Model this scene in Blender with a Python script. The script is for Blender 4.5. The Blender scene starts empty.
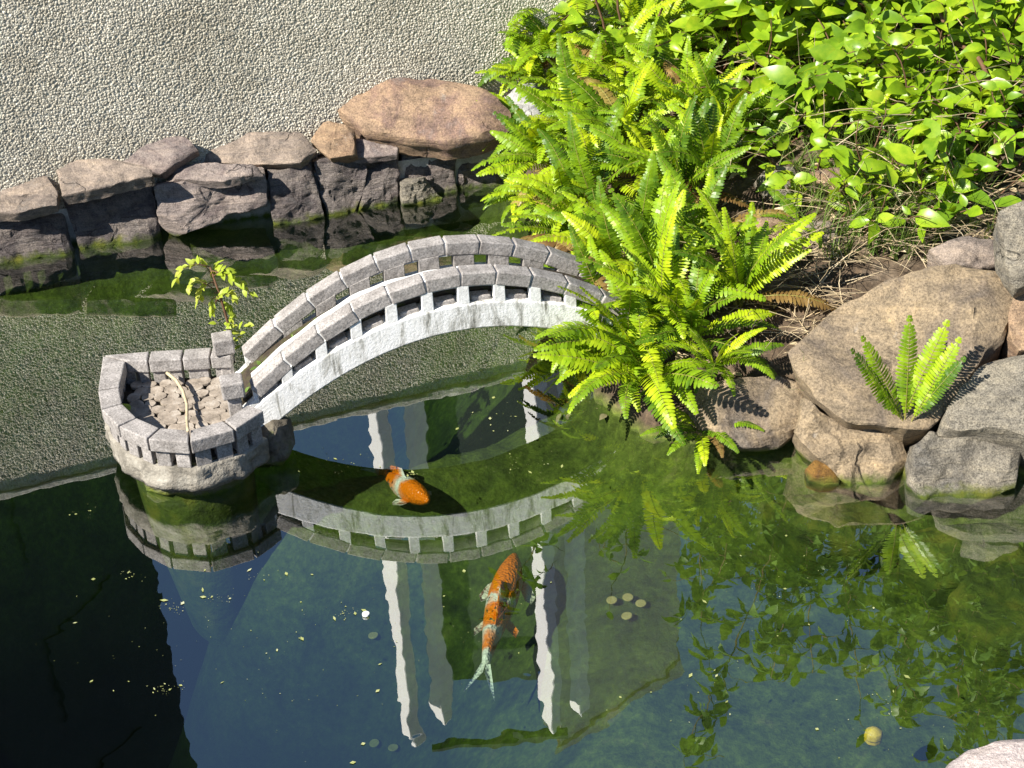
import bpy, math, random
import numpy as np
from mathutils import Vector, Matrix, noise
R_ = math.radians
random.seed(7)
sc = bpy.context.scene
COL = sc.collection

# ------------------------------------------------------------------ camera
FPX, PITCH, ROLL, HC = 1675.0, R_(31), R_(3.4), 2.1632
CF = Vector((0, math.cos(PITCH), -math.sin(PITCH)))
_U = Vector((0, math.sin(PITCH), math.cos(PITCH))); _R = Vector((1, 0, 0))
CR = _R*math.cos(ROLL) - _U*math.sin(ROLL)
CU = _U*math.cos(ROLL) + _R*math.sin(ROLL)
CP = Vector((0, 0, HC))
cd = bpy.data.cameras.new('camera'); cam = bpy.data.objects.new('camera', cd); COL.objects.link(cam)
cd.sensor_width = 36; cd.lens = FPX/1024*36; cd.clip_start = .05; cd.clip_end = 500
cam.matrix_world = Matrix(((CR.x, CU.x, -CF.x, CP.x), (CR.y, CU.y, -CF.y, CP.y), (CR.z, CU.z, -CF.z, CP.z), (0, 0, 0, 1)))
sc.camera = cam

def ray(x, y): return CF*FPX + CR*(x-512) - CU*(y-384)
def onz(x, y, z=0.0):
    d = ray(x, y); return CP + d*((z-HC)/d.z)
def onpl(x, y, P, N):
    d = ray(x, y); return CP + d*((P-CP).dot(N)/d.dot(N))
def refl_z(x, y, z):                       # where the mirrored sight line reaches height z
    d = ray(x, y); t = (z+HC)/-d.z; return Vector((d.x*t, d.y*t, z))

# ------------------------------------------------------------------ light
SUN = Vector((1.0, .74, -1.10)).normalized()
w = bpy.data.worlds.new('World'); sc.world = w; w.use_nodes = True
nt = w.node_tree; sky = nt.nodes.new('ShaderNodeTexSky'); sky.sky_type = 'NISHITA'; sky.sun_disc = False
sky.sun_elevation = math.asin(-SUN.z); sky.sun_rotation = math.atan2(-SUN.x, -SUN.y)
sky.air_density = 1.0; sky.dust_density = .15; sky.ozone_density = 3.5
bg = nt.nodes['Background']; bg.inputs[1].default_value = .068
nt.links.new(sky.outputs[0], bg.inputs[0])
sl = bpy.data.lights.new('sun', 'SUN'); so = bpy.data.objects.new('sun', sl); COL.objects.link(so)
sl.energy = 5.0; sl.angle = R_(.53); sl.color = (1, .95, .86)
so.rotation_euler = SUN.to_track_quat('-Z', 'Y').to_euler()
sc.view_settings.view_transform = 'Standard'; sc.view_settings.look = 'None'
sc.view_settings.exposure = 1.0; sc.view_settings.gamma = 1
sc.cycles.use_denoising = True
sc.cycles.max_bounces = 8; sc.cycles.transparent_max_bounces = 16
sc.cycles.caustics_reflective = False; sc.cycles.caustics_refractive = False

# ------------------------------------------------------------------ helpers
class MB:
    def __init__(s): s.v = []; s.f = []
    def add(s, vs, fs):
        o = len(s.v); s.v.extend([tuple(p) for p in vs]); s.f.extend([tuple(i+o for i in f) for f in fs])
    def box(s, c, ax, ay, az, sx, sy, sz):
        c = Vector(c); vs = [c+ax*(sx*i/2)+ay*(sy*j/2)+az*(sz*k/2) for k in (-1, 1) for j in (-1, 1) for i in (-1, 1)]
        s.add(vs, [(0,2,3,1), (4,5,7,6), (0,1,5,4), (2,6,7,3), (0,4,6,2), (1,3,7,5)])
    def prism(s, bot, top):
        n = len(bot); s.add(list(bot)+list(top), [tuple(range(n-1, -1, -1)), tuple(range(n, 2*n))] + [(i, (i+1) % n, n+(i+1) % n, n+i) for i in range(n)])
    def tube(s, pts, r0, r1, n=5):
        pts = [Vector(p) for p in pts]; vs = []; m = len(pts)
        for i, p in enumerate(pts):
            t = (pts[min(i+1, m-1)]-pts[max(i-1, 0)]).normalized()
            a = t.cross(Vector((.3, .2, 1))); 
            if a.length < 1e-3: a = t.cross(Vector((1, 0, 0)))
            a.normalize(); b = t.cross(a); r = r0+(r1-r0)*i/(m-1)
            vs += [p+a*(r*math.cos(6.2832*k/n))+b*(r*math.sin(6.2832*k/n)) for k in range(n)]
        fs = [(i*n+k, i*n+(k+1) % n, (i+1)*n+(k+1) % n, (i+1)*n+k) for i in range(m-1) for k in range(n)]
        fs += [tuple(range(n-1, -1, -1)), tuple(range((m-1)*n, m*n))]
        s.add(vs, fs)
    def mesh(s, name, smooth=False):
        me = bpy.data.meshes.new(name); me.from_pydata(s.v, [], s.f); me.update()
        if smooth: me.polygons.foreach_set('use_smooth', [True]*len(me.polygons))
        return me
    def build(s, name, mat, parent=None, smooth=False, bevel=0):
        return link(name, s.mesh(name, smooth), mat, parent, bevel)
def link(name, me, mat=None, parent=None, bevel=0):
    o = bpy.data.objects.new(name, me); COL.objects.link(o)
    if mat and not me.materials: me.materials.append(mat)
    if parent: o.parent = parent; o.matrix_parent_inverse = parent.matrix_basis.inverted()
    if bevel:
        b = o.modifiers.new('bevel', 'BEVEL'); b.width = bevel; b.segments = 2; b.limit_method = 'ANGLE'
    return o
def tag(o, label, cat, group=None):
    o['label'] = label; o['category'] = cat
    if group: o['group'] = group
    return o
def thing(name, label, cat, loc=(0, 0, 0), group=None):
    o = bpy.data.objects.new(name, None); COL.objects.link(o); o.location = loc; o.empty_display_size = .05
    return tag(o, label, cat, group)
def kind(o, k): o['kind'] = k; return o
def fbm(p, oct=4): return noise.fractal(p, 1.0, 2.1, oct)
def lerp(a, b, t): return a+(b-a)*t

# ------------------------------------------------------------------ materials
def newmat(name):
    m = bpy.data.materials.new(name); m.use_nodes = True; t = m.node_tree; b = t.nodes['Principled BSDF']
    b.inputs['Specular IOR Level'].default_value = .3
    return m, t, b
def N(t, typ, **kw):
    n = t.nodes.new(typ)
    for k, v in kw.items():
        if k in n.inputs: n.inputs[k].default_value = v
        else: setattr(n, k, v)
    return n
def ramp(t, fac, stops):
    r = t.nodes.new('ShaderNodeValToRGB'); e = r.color_ramp.elements
    while len(e) < len(stops): e.new(.5)
    for el, (p, c) in zip(e, stops): el.position = p; el.color = (*c, 1) if len(c) == 3 else c
    t.links.new(fac, r.inputs[0]); return r
def mixc(t, fac, a, b, mode='MIX'):
    m = t.nodes.new('ShaderNodeMix'); m.data_type = 'RGBA'; m.blend_type = mode
    for s, v in ((m.inputs[0], fac), (m.inputs[6], a), (m.inputs[7], b)):
        if hasattr(v, 'is_output'): t.links.new(v, s)
        else: s.default_value = v if not isinstance(v, tuple) else (*v, 1)
    return m.outputs[2]
def math_(t, op, a, b=None):
    m = t.nodes.new('ShaderNodeMath'); m.operation = op
    for s, v in zip(m.inputs, (a, b)):
        if v is None: continue
        if hasattr(v, 'is_output'): t.links.new(v, s)
        else: s.default_value = v
    return m.outputs[0]
def noi(t, scale, detail=6, rough=.6, dist=0, vec=None):
    n = N(t, 'ShaderNodeTexNoise', Scale=scale, Detail=detail, Roughness=rough, Distortion=dist)
    g = vec or t.nodes.new('ShaderNodeNewGeometry').outputs['Position']; t.links.new(g, n.inputs['Vector']); return n.outputs['Fac']
def bump(t, b, h, dist=.003, strength=1.0, prev=None):
    n = N(t, 'ShaderNodeBump', Strength=strength, Distance=dist); t.links.new(h, n.inputs['Height'])
    if prev: t.links.new(prev, n.inputs['Normal'])
    t.links.new(n.outputs[0], b.inputs['Normal']); return n.outputs[0]
def posz(t):
    g = t.nodes.new('ShaderNodeNewGeometry'); s = t.nodes.new('ShaderNodeSeparateXYZ'); t.links.new(g.outputs['Position'], s.inputs[0]); return s.outputs[2]
def algae(t, col, yellow=True, amount=1.0):
    """green growth under the water and a stain just above the water line"""
    z = posz(t); n = noi(t, 28, 5)
    zz = math_(t, 'SUBTRACT', z, math_(t, 'MULTIPLY', math_(t, 'SUBTRACT', n, .5), .05))
    st = ramp(t, math_(t, 'MULTIPLY_ADD', zz, 10.0), [(0, (1,1,1)), (.12, (1,1,1)), (.3, (0,0,0))])
    math_n = st.inputs[0].links[0].from_node; math_n.inputs[2].default_value = .1
    g = ramp(t, noi(t, 14, 5), [(.3, (.035, .05, .012)), (.5, (.075, .105, .012)), (.7, (.17, .17, .02) if yellow else (.10, .13, .02))])
    return mixc(t, math_(t, 'MULTIPLY', st.outputs[0], amount), col, g.outputs[0])
def rockmat(name, a, b, c, scale=9, speck=.35, alg=True, bumpd=.006):
    m, t, p = newmat(name)
    n1 = noi(t, scale*.8, 9, .68, .8); n2 = noi(t, scale*8, 7, .74); n3 = noi(t, scale*34, 3, .75)
    g = t.nodes.new('ShaderNodeNewGeometry'); mp = N(t, 'ShaderNodeMapping'); mp.inputs['Rotation'].default_value = (.5, .35, .6); mp.inputs['Scale'].default_value = (.5, .8, 4.5)
    t.links.new(g.outputs['Position'], mp.inputs[0]); n4 = noi(t, scale*1.6, 7, .66, .5, mp.outputs[0])
    wp = N(t, 'ShaderNodeTexNoise', Scale=scale*1.2, Detail=5); t.links.new(g.outputs['Position'], wp.inputs['Vector'])
    vm = N(t, 'ShaderNodeVectorMath', operation='MULTIPLY_ADD'); t.links.new(wp.outputs['Color'], vm.inputs[0]); vm.inputs[1].default_value = (.16,)*3; t.links.new(g.outputs['Position'], vm.inputs[2])
    vo = N(t, 'ShaderNodeTexVoronoi', feature='DISTANCE_TO_EDGE', Scale=scale*.75); t.links.new(vm.outputs[0], vo.inputs['Vector'])
    crk = ramp(t, vo.outputs['Distance'], [(0, (.15,)*3), (.008, (.6,)*3), (.022, (1,)*3)])
    msk = ramp(t, noi(t, scale*.9, 4, .6), [(.36, (0,)*3), (.44, (1,)*3)])                # cracks come and go
    ck = math_(t, 'MAXIMUM', crk.outputs[0], msk.outputs[0])
    grey = tuple((a[k]*.5+sum(a)/3*.5)*1.05 for k in range(3))
    r = ramp(t, n1, [(.30, grey), (.42, a), (.52, b), (.60, b), (.70, c)])
    r4 = ramp(t, n4, [(.32, (.62, .62, .64)), (.48, (.98, .97, .96)), (.66, (1.22, 1.18, 1.1))])
    col = mixc(t, .85, r.outputs[0], r4.outputs[0], 'MULTIPLY')
    r2 = ramp(t, n2, [(.32, (.5, .5, .51)), (.47, (1, 1, 1)), (.68, (1.3, 1.27, 1.22))])
    col = mixc(t, .8, col, r2.outputs[0], 'MULTIPLY')
    r3 = ramp(t, n3, [(.38, (1-speck*1.2,)*3), (.52, (1, 1, 1)), (.66, (1+speck*.8,)*3)])
    col = mixc(t, .9, col, r3.outputs[0], 'MULTIPLY')
    col = mixc(t, ck, tuple(x*.25 for x in a), col)
    li = ramp(t, noi(t, scale*1.9, 9, .8), [(.60, (0,0,0)), (.68, (1,1,1))])
    col = mixc(t, math_(t, 'MULTIPLY', li.outputs[0], .4), col, (.44, .41, .37))
    if alg: col = algae(t, col)
    t.links.new(col, p.inputs['Base Color']); p.inputs['Roughness'].default_value = .85
    h = math_(t, 'ADD', math_(t, 'MULTIPLY', n2, .8), math_(t, 'ADD', math_(t, 'MULTIPLY', n3, .25), math_(t, 'ADD', math_(t, 'MULTIPLY', n4, 1.2), math_(t, 'MULTIPLY', ck, .8))))
    bump(t, p, h, bumpd*1.6, 1.0)
    return m
M = {}
M['purple'] = rockmat('purple_sandstone', (.20, .16, .15), (.30, .25, .225), (.42, .35, .31))
M['purple_b'] = rockmat('brown_sandstone', (.22, .18, .15), (.34, .275, .225), (.47, .38, .29))
M['face'] = rockmat('grey_brown_stone', (.15, .125, .12), (.25, .215, .195), (.37, .315, .275), 11, .4, True, .012)
M['boulder'] = rockmat('ochre_boulder', (.22, .145, .115), (.34, .235, .155), (.42, .30, .19), 6)
M['slab'] = rockmat('ochre_grey_slab', (.17, .135, .10), (.28, .217, .142), (.40, .30, .175), 5)
M['greyrock'] = rockmat('pale_grey_rock', (.20, .18, .145), (.30, .27, .215), (.42, .38, .305), 8, .45, True, .009)
M['white_rock'] = rockmat('white_rock', (.3, .3, .3), (.42, .42, .42), (.55, .55, .54), 8, .2)
M['tan'] = rockmat('tan_rock', (.26, .17, .11), (.36, .25, .16), (.45, .33, .22), 9)
M['cobble'] = rockmat('wet_brown_cobble', (.16, .08, .02), (.24, .13, .03), (.30, .18, .05), 14)
M['front'] = rockmat('pale_mauve_rock', (.40, .34, .32), (.52, .45, .43), (.62, .55, .52), 7, .2, False)
M['sunk'] = rockmat('algae_slab', (.07, .09, .02), (.12, .15, .04), (.18, .20, .07), 6)

def simplemat(name, cols, scale=30, rough=.8, bd=.002, bs=90, alg=False, metallic=0, sp=.3):
    m, t, p = newmat(name)
    n1 = noi(t, scale, 7, .65)
    k = len(cols); r = ramp(t, n1, [(.3+.4*i/max(1, k-1), c) for i, c in enumerate(cols)])
    n2 = noi(t, bs*3, 4, .7)
    r2 = ramp(t, n2, [(.3, (1-sp,)*3), (.5, (1, 1, 1)), (.7, (1+sp*.7,)*3)])
    col = mixc(t, .9, r.outputs[0], r2.outputs[0], 'MULTIPLY')
    if alg: col = algae(t, col)
    t.links.new(col, p.inputs['Base Color']); p.inputs['Roughness'].default_value = rough
    if bd: bump(t, p, noi(t, bs, 5, .65), bd, .8)
    return m
M['granite'] = simplemat('grey_granite', [(.20, .18, .165), (.31, .285, .265), (.42, .385, .36)], 26, .85, .003, 75, False, 0, .65)
M['ring'] = simplemat('rough_cast_stone', [(.11, .10, .08), (.25, .225, .185), (.40, .37, .31)], 16, .9, .012, 45, True)
M['base'] = simplemat('mossy_base', [(.06, .05, .035), (.15, .13, .10), (.10, .11, .03)], 24, .9, .012, 40, True)
M['mortar'] = simplemat('pale_mortar', [(.32, .30, .26), (.46, .43, .38), (.58, .55, .49)], 25, .9, .006, 60, True)
M['wmortar'] = simplemat('white_mortar', [(.55, .53, .5), (.78, .77, .74), (.82, .81, .79)], 30, .85, .002, 90)
M['soil_deck'] = simplemat('dark_deck_soil', [(.025, .02, .014), (.06, .045, .03), (.07, .085, .02)], 35, .95, .008, 70)
M['bark'] = simplemat('brown_bark', [(.09, .045, .025), (.17, .09, .05)], 40, .8, .001, 100)
M['twig'] = simplemat('pale_twig', [(.42, .33, .2), (.58, .48, .32)], 40, .7, .001, 100)
M['straw'] = simplemat('dry_straw', [(.24, .17, .09), (.45, .35, .21), (.6, .5, .34)], 12, .8, 0)
M['darkwall'] = simplemat('dark_cladding', [(.006, .008, .011), (.012, .014, .018)], 3, .7, .001, 10)
M['darkgreen'] = simplemat('dark_green_panel', [(.020, .034, .026), (.034, .05, .036)], 3, .5, 0)
M['darkglass'] = simplemat('dark_glass', [(.010, .014, .018), (.014, .018, .022)], 3, .8, 0)
M['render_grey'] = simplemat('grey_render', [(.50, .47, .42), (.62, .58, .52)], 6, .9, .003, 40)
M['whitepaint'] = simplemat('white_paint', [(.78, .77, .74), (.85, .84, .82)], 4, .6, .001, 20, False, 0, .05)
M['coin'] = simplemat('bronze_coin', [(.50, .36, .14), (.66, .50, .24)], 60, .5, .001, 90)
M['float'] = simplemat('white_pellet', [(.8, .8, .78), (.85, .85, .83)], 30, .5, 0)
M['fruit'] = simplemat('yellow_fruit', [(.5, .34, .02), (.62, .45, .05)], 30, .5, .001)
M['deadleaf'] = simplemat('orange_dead_leaf', [(.45, .16, .02), (.6, .28, .05)], 30, .6, .001)

# white painted arch with black weather streaks, olive mottling where faces turn down
m, t, p = newmat('weathered_white_paint'); M['arch'] = m
g = t.nodes.new('ShaderNodeNewGeometry'); mp = N(t, 'ShaderNodeMapping'); mp.inputs['Scale'].default_value = (1, 1, .25)
t.links.new(g.outputs['Position'], mp.inputs[0])
st = ramp(t, noi(t, 30, 8, .72, .5, mp.outputs[0]), [(.34, (.16, .155, .13)), (.43, (.50, .49, .45)), (.49, (.76, .75, .72)), (.58, (.86, .85, .83))])
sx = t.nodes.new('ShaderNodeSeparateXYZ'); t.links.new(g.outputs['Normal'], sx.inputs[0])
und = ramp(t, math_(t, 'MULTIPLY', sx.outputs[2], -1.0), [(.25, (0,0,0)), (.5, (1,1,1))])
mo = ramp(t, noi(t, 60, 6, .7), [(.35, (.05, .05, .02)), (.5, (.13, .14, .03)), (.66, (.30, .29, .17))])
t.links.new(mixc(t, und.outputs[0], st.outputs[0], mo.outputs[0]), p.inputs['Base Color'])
p.inputs['Roughness'].default_value = .8; bump(t, p, noi(t, 150, 5, .7), .003, .7)

# pebble-dash with true displacement
m, t, p = newmat('pebble_dash'); M['pebble'] = m
g = t.nodes.new('ShaderNodeNewGeometry')
wp = N(t, 'ShaderNodeTexNoise', Scale=70.0, Detail=2); t.links.new(g.outputs['Position'], wp.inputs['Vector'])
vm = N(t, 'ShaderNodeVectorMath', operation='MULTIPLY_ADD'); t.links.new(wp.outputs['Color'], vm.inputs[0]); vm.inputs[1].default_value = (.0035,)*3; t.links.new(g.outputs['Position'], vm.inputs[2])
vo = N(t, 'ShaderNodeTexVoronoi', feature='F1', Scale=172.0); t.links.new(vm.outputs[0], vo.inputs['Vector'])
hh = ramp(t, vo.outputs['Distance'], [(0, (1,1,1)), (.35, (.86,)*3), (.62, (.32,)*3), (.85, (0,0,0))])
rc = ramp(t, vo.outputs['Color'], [(0, (.38, .345, .275)), (.5, (.53, .485, .40)), (1, (.69, .65, .555))])
big = ramp(t, noi(t, 2.6, 8, .7), [(.32, (.70, .68, .63)), (.5, (.97, .97, .95)), (.66, (1.08, 1.07, 1.05))])
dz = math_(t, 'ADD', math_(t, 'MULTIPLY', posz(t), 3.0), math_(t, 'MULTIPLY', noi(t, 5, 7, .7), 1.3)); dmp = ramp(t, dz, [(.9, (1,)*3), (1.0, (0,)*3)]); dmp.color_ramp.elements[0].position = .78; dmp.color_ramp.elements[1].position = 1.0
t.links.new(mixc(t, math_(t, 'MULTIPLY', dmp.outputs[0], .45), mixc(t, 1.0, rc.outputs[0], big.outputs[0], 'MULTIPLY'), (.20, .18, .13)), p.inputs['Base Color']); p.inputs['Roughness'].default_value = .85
ds = N(t, 'ShaderNodeDisplacement', Midlevel=.5, Scale=.0037); t.links.new(math_(t, 'ADD', hh.outputs[0], math_(t, 'MULTIPLY', noi(t, 260, 3), .35)), ds.inputs['Height'])
t.links.new(ds.outputs[0], t.nodes['Material Output'].inputs['Displacement']); m.displacement_method = 'BOTH'

def leafmat(name, dark, mid, light, rough=.42, trans=.4, vscale=22, oi=True):
    m, t, p = newmat(name)
    n1 = noi(t, vscale, 3, .6)
    f = n1
    yv = N(t, 'ShaderNodeTexNoise', Scale=7.0, Detail=1); t.links.new(t.nodes.new('ShaderNodeNewGeometry').outputs['Position'], yv.inputs['Vector']); f = math_(t, 'ADD', math_(t, 'MULTIPLY', n1, .55), math_(t, 'MULTIPLY', yv.outputs['Fac'], .45))
    if oi:
        o = t.nodes.new('ShaderNodeObjectInfo'); f = math_(t, 'ADD', math_(t, 'MULTIPLY', n1, .6), math_(t, 'MULTIPLY', o.outputs['Random'], .4))
    r = ramp(t, f, [(.28, dark), (.5, mid), (.72, light)])
    t.links.new(r.outputs[0], p.inputs['Base Color']); p.inputs['Roughness'].default_value = rough
    p.inputs['Specular IOR Level'].default_value = .4
    tr = t.nodes.new('ShaderNodeBsdfTranslucent')
    t.links.new(mixc(t, 1.0, r.outputs[0], (1.35, 1.2, .5), 'MULTIPLY'), tr.inputs[0])
    mx = N(t, 'ShaderNodeMixShader', Fac=trans); t.links.new(p.outputs[0], mx.inputs[1]); t.links.new(tr.outputs[0], mx.inputs[2])
    t.links.new(mx.outputs[0], t.nodes['Material Output'].inputs[0])
    return m
M['fern'] = leafmat('fern_green', (.07, .15, .008), (.25, .40, .010), (.47, .57, .014), .4, .3)
M['brown_frond'] = leafmat('withered_frond', (.16, .09, .03), (.30, .19, .06), (.42, .33, .09))
M['vine'] = leafmat('vine_leaf_green', (.10, .20, .010), (.23, .37, .014), (.46, .54, .03), .33, .3, 30, False)
M['vine_b'] = leafmat('vine_leaf_deep_green', (.07, .15, .012), (.16, .29, .016), (.32, .43, .03), .33, .3, 30, False)
M['shrub'] = leafmat('shrub_leaf', (.05, .10, .012), (.09, .17, .02), (.16, .26, .03), .45, .3, 20, False)
M['grass'] = leafmat('grass_green', (.09, .17, .03), (.16, .26, .05), (.3, .36, .1), .5, .35, 30, False)
M['sapling'] = leafmat('sapling_leaf', (.25, .36, .02), (.38, .48, .04), (.55, .55, .12), .45, .4, 40, False)
M['rachis'] = simplemat('fern_stalk', [(.16, .17, .03), (.25, .22, .05)], 30, .6, 0)

# ------------------------------------------------------------------ ground (pond bed and bank in one sheet)
WA = onz(0, 257); WB = onz(220, 214); WD = (WB-WA).normalized(); WN = Vector((WD.y, -WD.x, 0))   # pebble wall line; WN faces the camera
edge = [onz(*q) for q in ((505, 188), (530, 235), (556, 300), (590, 395), (640, 438), (690, 446), (750, 442), (800, 446), (850, 455), (905, 462), (980, 470), (1040, 478))]
edge[0] = edge[0]-WN*.14
front = [(1.45, 2.9), (1.42, 2.5), (1.05, 2.27), (.80, 2.10), (.3, 1.9), (-1.8, 1.8), (-2.5, 2.8)]
poly = [(e.x, e.y) for e in edge] + front + [tuple((WA+WD*-1.0-WN*.14)[:2])]
PX = np.array([q[0] for q in poly]); PY = np.array([q[1] for q in poly])
BC = onz(468, 420); BA = (onz(578, 403)-onz(303, 451)).normalized(); BN = Vector((-BA.y, BA.x, 0))       # bridge line; BN points away
def sdist(x, y):
    """signed distance to the water edge, positive on land"""
    x = np.asarray(x, float); y = np.asarray(y, float); d = np.full(x.shape, 1e9); ins = np.zeros(x.shape, bool); n = len(PX)
    for i in range(n):
        x0, y0, x1, y1 = PX[i], PY[i], PX[(i+1) % n], PY[(i+1) % n]
        tt = np.clip(((x-x0)*(x1-x0)+(y-y0)*(y1-y0))/((x1-x0)**2+(y1-y0)**2), 0, 1)
        d = np.minimum(d, np.hypot(x-x0-tt*(x1-x0), y-y0-tt*(y1-y0)))
        c = ((y0 > y) != (y1 > y)) & (x < (x1-x0)*(y-y0)/(y1-y0+1e-12)+x0); ins ^= c
    return np.where(ins, -d, d)
def hgt(x, y):
    x = np.asarray(x, float); y = np.asarray(y, float); d = sdist(x, y)
    land = np.where(d < .1, .8*d, .08+.30*(d-.1)); land = np.minimum(land, .50+.0*d)
    # the bank behind the bridge end climbs faster towards the wall
    q = -d; sm = lambda v_: np.clip(v_, 0, 1)**2*(3-2*np.clip(v_, 0, 1))
    far = sm((.25-x)/1.45)*sm((5.2-y)/.3)                     # the deep end lies to the left in front
    depth = np.minimum(.05+1.1*q, .20+1.15*far+.45*sm(((y-BC.y)-.21*(x-BC.x)-.30)/.3))
    s = (x-BC.x)*BA.x+(y-BC.y)*BA.y; bb = (x-BC.x)*BN.x+(y-BC.y)*BN.y
    g = np.exp(-(np.maximum(0, np.abs(s)-.40)/.42)**2-((bb-.0)/.27)**2)
    depth = depth*(1-g)+np.minimum(depth, .13)*g
    g2 = np.exp(-(((x-1.1)/.5)**2+((y-2.6)/.55)**2)); depth = depth*(1-g2)+np.minimum(depth, .16)*g2
    return np.where(d > 0, land, -depth)
GXX = np.linspace(-2.6, 2.8, 360); GYY = np.linspace(1.5, 5.8, 290)
_q = np.meshgrid(GXX, GYY); GZZ = hgt(_q[0], _q[1]).tolist()
def gz(x, y):
    a = min(max((x+2.6)/5.4*359, 0), 358.999); b = min(max((y-1.5)/4.3*289, 0), 288.999); i, j = int(a), int(b); a -= i; b -= j
    return (GZZ[j][i]*(1-a)+GZZ[j][i+1]*a)*(1-b)+(GZZ[j+1][i]*(1-a)+GZZ[j+1][i+1]*a)*b
def onground(px, py, lift=0):
    d = ray(px, py).normalized(); t = 2.0
    for _ in range(1200):
        p = CP+d*t
        if p.z <= gz(p.x, p.y): break
        t += .006
    return Vector((p.x, p.y, gz(p.x, p.y)+lift))
xs = np.concatenate([np.array([-90, -40, -15, -7, -4, -3.]), np.linspace(-2.6, 2.8, 290), np.array([3.2, 4.5, 8, 16, 40, 90.])])
ys = np.concatenate([np.array([-60, -20, -6, 0, 1.0]), np.linspace(1.5, 5.6, 230), np.array([6.2, 8, 12, 25, 60, 140.])])
gx, gy = np.meshgrid(xs, ys); zz = hgt(gx, gy)
for idx in np.ndindex(gx.shape):
    if abs(gx[idx]) < 3 and 1.4 < gy[idx] < 5.7:
        q = Vector((gx[idx], gy[idx], 0)); zz[idx] += fbm(q*9)*.014+fbm(q*30, 3)*.006
zz[(gy-WA.y)*WD.x-(gx-WA.x)*WD.y > 0] = .22          # level behind the pebble wall
nx = len(xs); ny = len(ys)
me = bpy.data.meshes.new('ground')
me.from_pydata(np.stack([gx, gy, zz], -1).reshape(-1, 3).tolist(), [], [(j*nx+i, j*nx+i+1, (j+1)*nx+i+1, (j+1)*nx+i) for j in range(ny-1) for i in range(nx-1)])
me.polygons.foreach_set('use_smooth', [True]*len(me.polygons))
m, t, p = newmat('soil_and_algae'); M['ground'] = m
n1 = noi(t, 10, 8, .68); n2 = noi(t, 60, 5, .7)
so_ = ramp(t, n1, [(.3, (.05, .034, .022)), (.5, (.11, .078, .05)), (.7, (.22, .17, .12))])
sp_ = ramp(t, n2, [(.35, (.5, .5, .5)), (.55, (1, 1, 1)), (.72, (1.7, 1.6, 1.5))])
so_c = mixc(t, .9, so_.outputs[0], sp_.outputs[0], 'MULTIPLY')
al = ramp(t, noi(t, 7, 8, .7, .8), [(.28, (.032, .042, .012)), (.45, (.078, .105, .017)), (.6, (.13, .165, .024)), (.72, (.19, .18, .06))])
alc = mixc(t, .8, al.outputs[0], sp_.outputs[0], 'MULTIPLY')
deep_dark = ramp(t, math_(t, 'MULTIPLY', posz(t), -1.0), [(.30, (0,)*3), (1.0, (1,)*3)])        # bed colour darkened with depth, standing in for light lost in deep water
alc = mixc(t, deep_dark.outputs[0], alc, (.016, .015, .011))
zf = ramp(t, math_(t, 'MULTIPLY_ADD', posz(t), 12.0), [(.3, (0,0,0)), (.6, (1,1,1))]); zf.inputs[0].links[0].from_node.inputs[2].default_value = .3
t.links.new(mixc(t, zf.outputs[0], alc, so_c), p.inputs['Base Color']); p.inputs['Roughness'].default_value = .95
bump(t, p, math_(t, 'ADD', n1, math_(t, 'MULTIPLY', n2, .5)), .015, .8)
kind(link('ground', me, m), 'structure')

# ------------------------------------------------------------------ water
m = bpy.data.materials.new('pond_water'); m.use_nodes = True; t = m.node_tree; t.nodes.clear()
out = t.nodes.new('ShaderNodeOutputMaterial'); lw = N(t, 'ShaderNodeLayerWeight', Blend=.5)
geo = t.nodes.new('ShaderNodeNewGeometry'); mp = N(t, 'ShaderNodeMapping'); mp.inputs['Scale'].default_value = (1, 1, 0)
t.links.new(geo.outputs['Position'], mp.inputs[0])
hw = math_(t, 'ADD', math_(t, 'MULTIPLY', noi(t, 6.5, 2, .45, .3, mp.outputs[0]), 1.0), math_(t, 'MULTIPLY', noi(t, 19, 1, .4, .2, mp.outputs[0]), .25))
bn = N(t, 'ShaderNodeBump', Strength=1.0, Distance=.00034); t.links.new(hw, bn.inputs['Height'])
gl = N(t, 'ShaderNodeBsdfGlossy', Roughness=0.0); gl.inputs[0].default_value = (1, 1, 1, 1); t.links.new(bn.outputs[0], gl.inputs['Normal'])
tp = t.nodes.new('ShaderNodeBsdfTransparent'); tp.inputs[0].default_value = (.93, 1, .95, 1)
df = t.nodes.new('ShaderNodeBsdfDiffuse'); df.inputs[0].default_value = (.014, .022, .018, 1)
mu = N(t, 'ShaderNodeMixShader', Fac=.10); tf = ramp(t, noi(t, 2.2, 4, .6, .4, mp.outputs[0]), [(.35, (.01,)*3), (.7, (.06,)*3)]); t.links.new(tf.outputs[0], mu.inputs[0]); t.links.new(tp.outputs[0], mu.inputs[1]); t.links.new(df.outputs[0], mu.inputs[2])
R0 = .30
fr = math_(t, 'ADD', math_(t, 'MULTIPLY', math_(t, 'POWER', lw.outputs['Facing'], 5.0), 1-R0), R0)
mx = t.nodes.new('ShaderNodeMixShader'); t.links.new(fr, mx.inputs[0]); t.links.new(mu.outputs[0], mx.inputs[1]); t.links.new(gl.outputs[0], mx.inputs[2])
t.links.new(mx.outputs[0], out.inputs['Surface'])
va = N(t, 'ShaderNodeVolumeAbsorption', Density=2.1); va.inputs[0].default_value = (.42, .58, .36, 1); t.links.new(va.outputs[0], out.inputs['Volume'])
wm = MB(); wm.prism([Vector((-2.9, 1.2, -1.2)), Vector((2.4, 1.2, -1.2)), Vector((2.4, 5.6, -1.2)), Vector((-2.9, 5.6, -1.2))], [Vector((-2.9, 1.2, 0)), Vector((2.4, 1.2, 0)), Vector((2.4, 5.6, 0)), Vector((-2.9, 5.6, 0))])
kind(wm.build('pond_water', m), 'structure')

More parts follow.
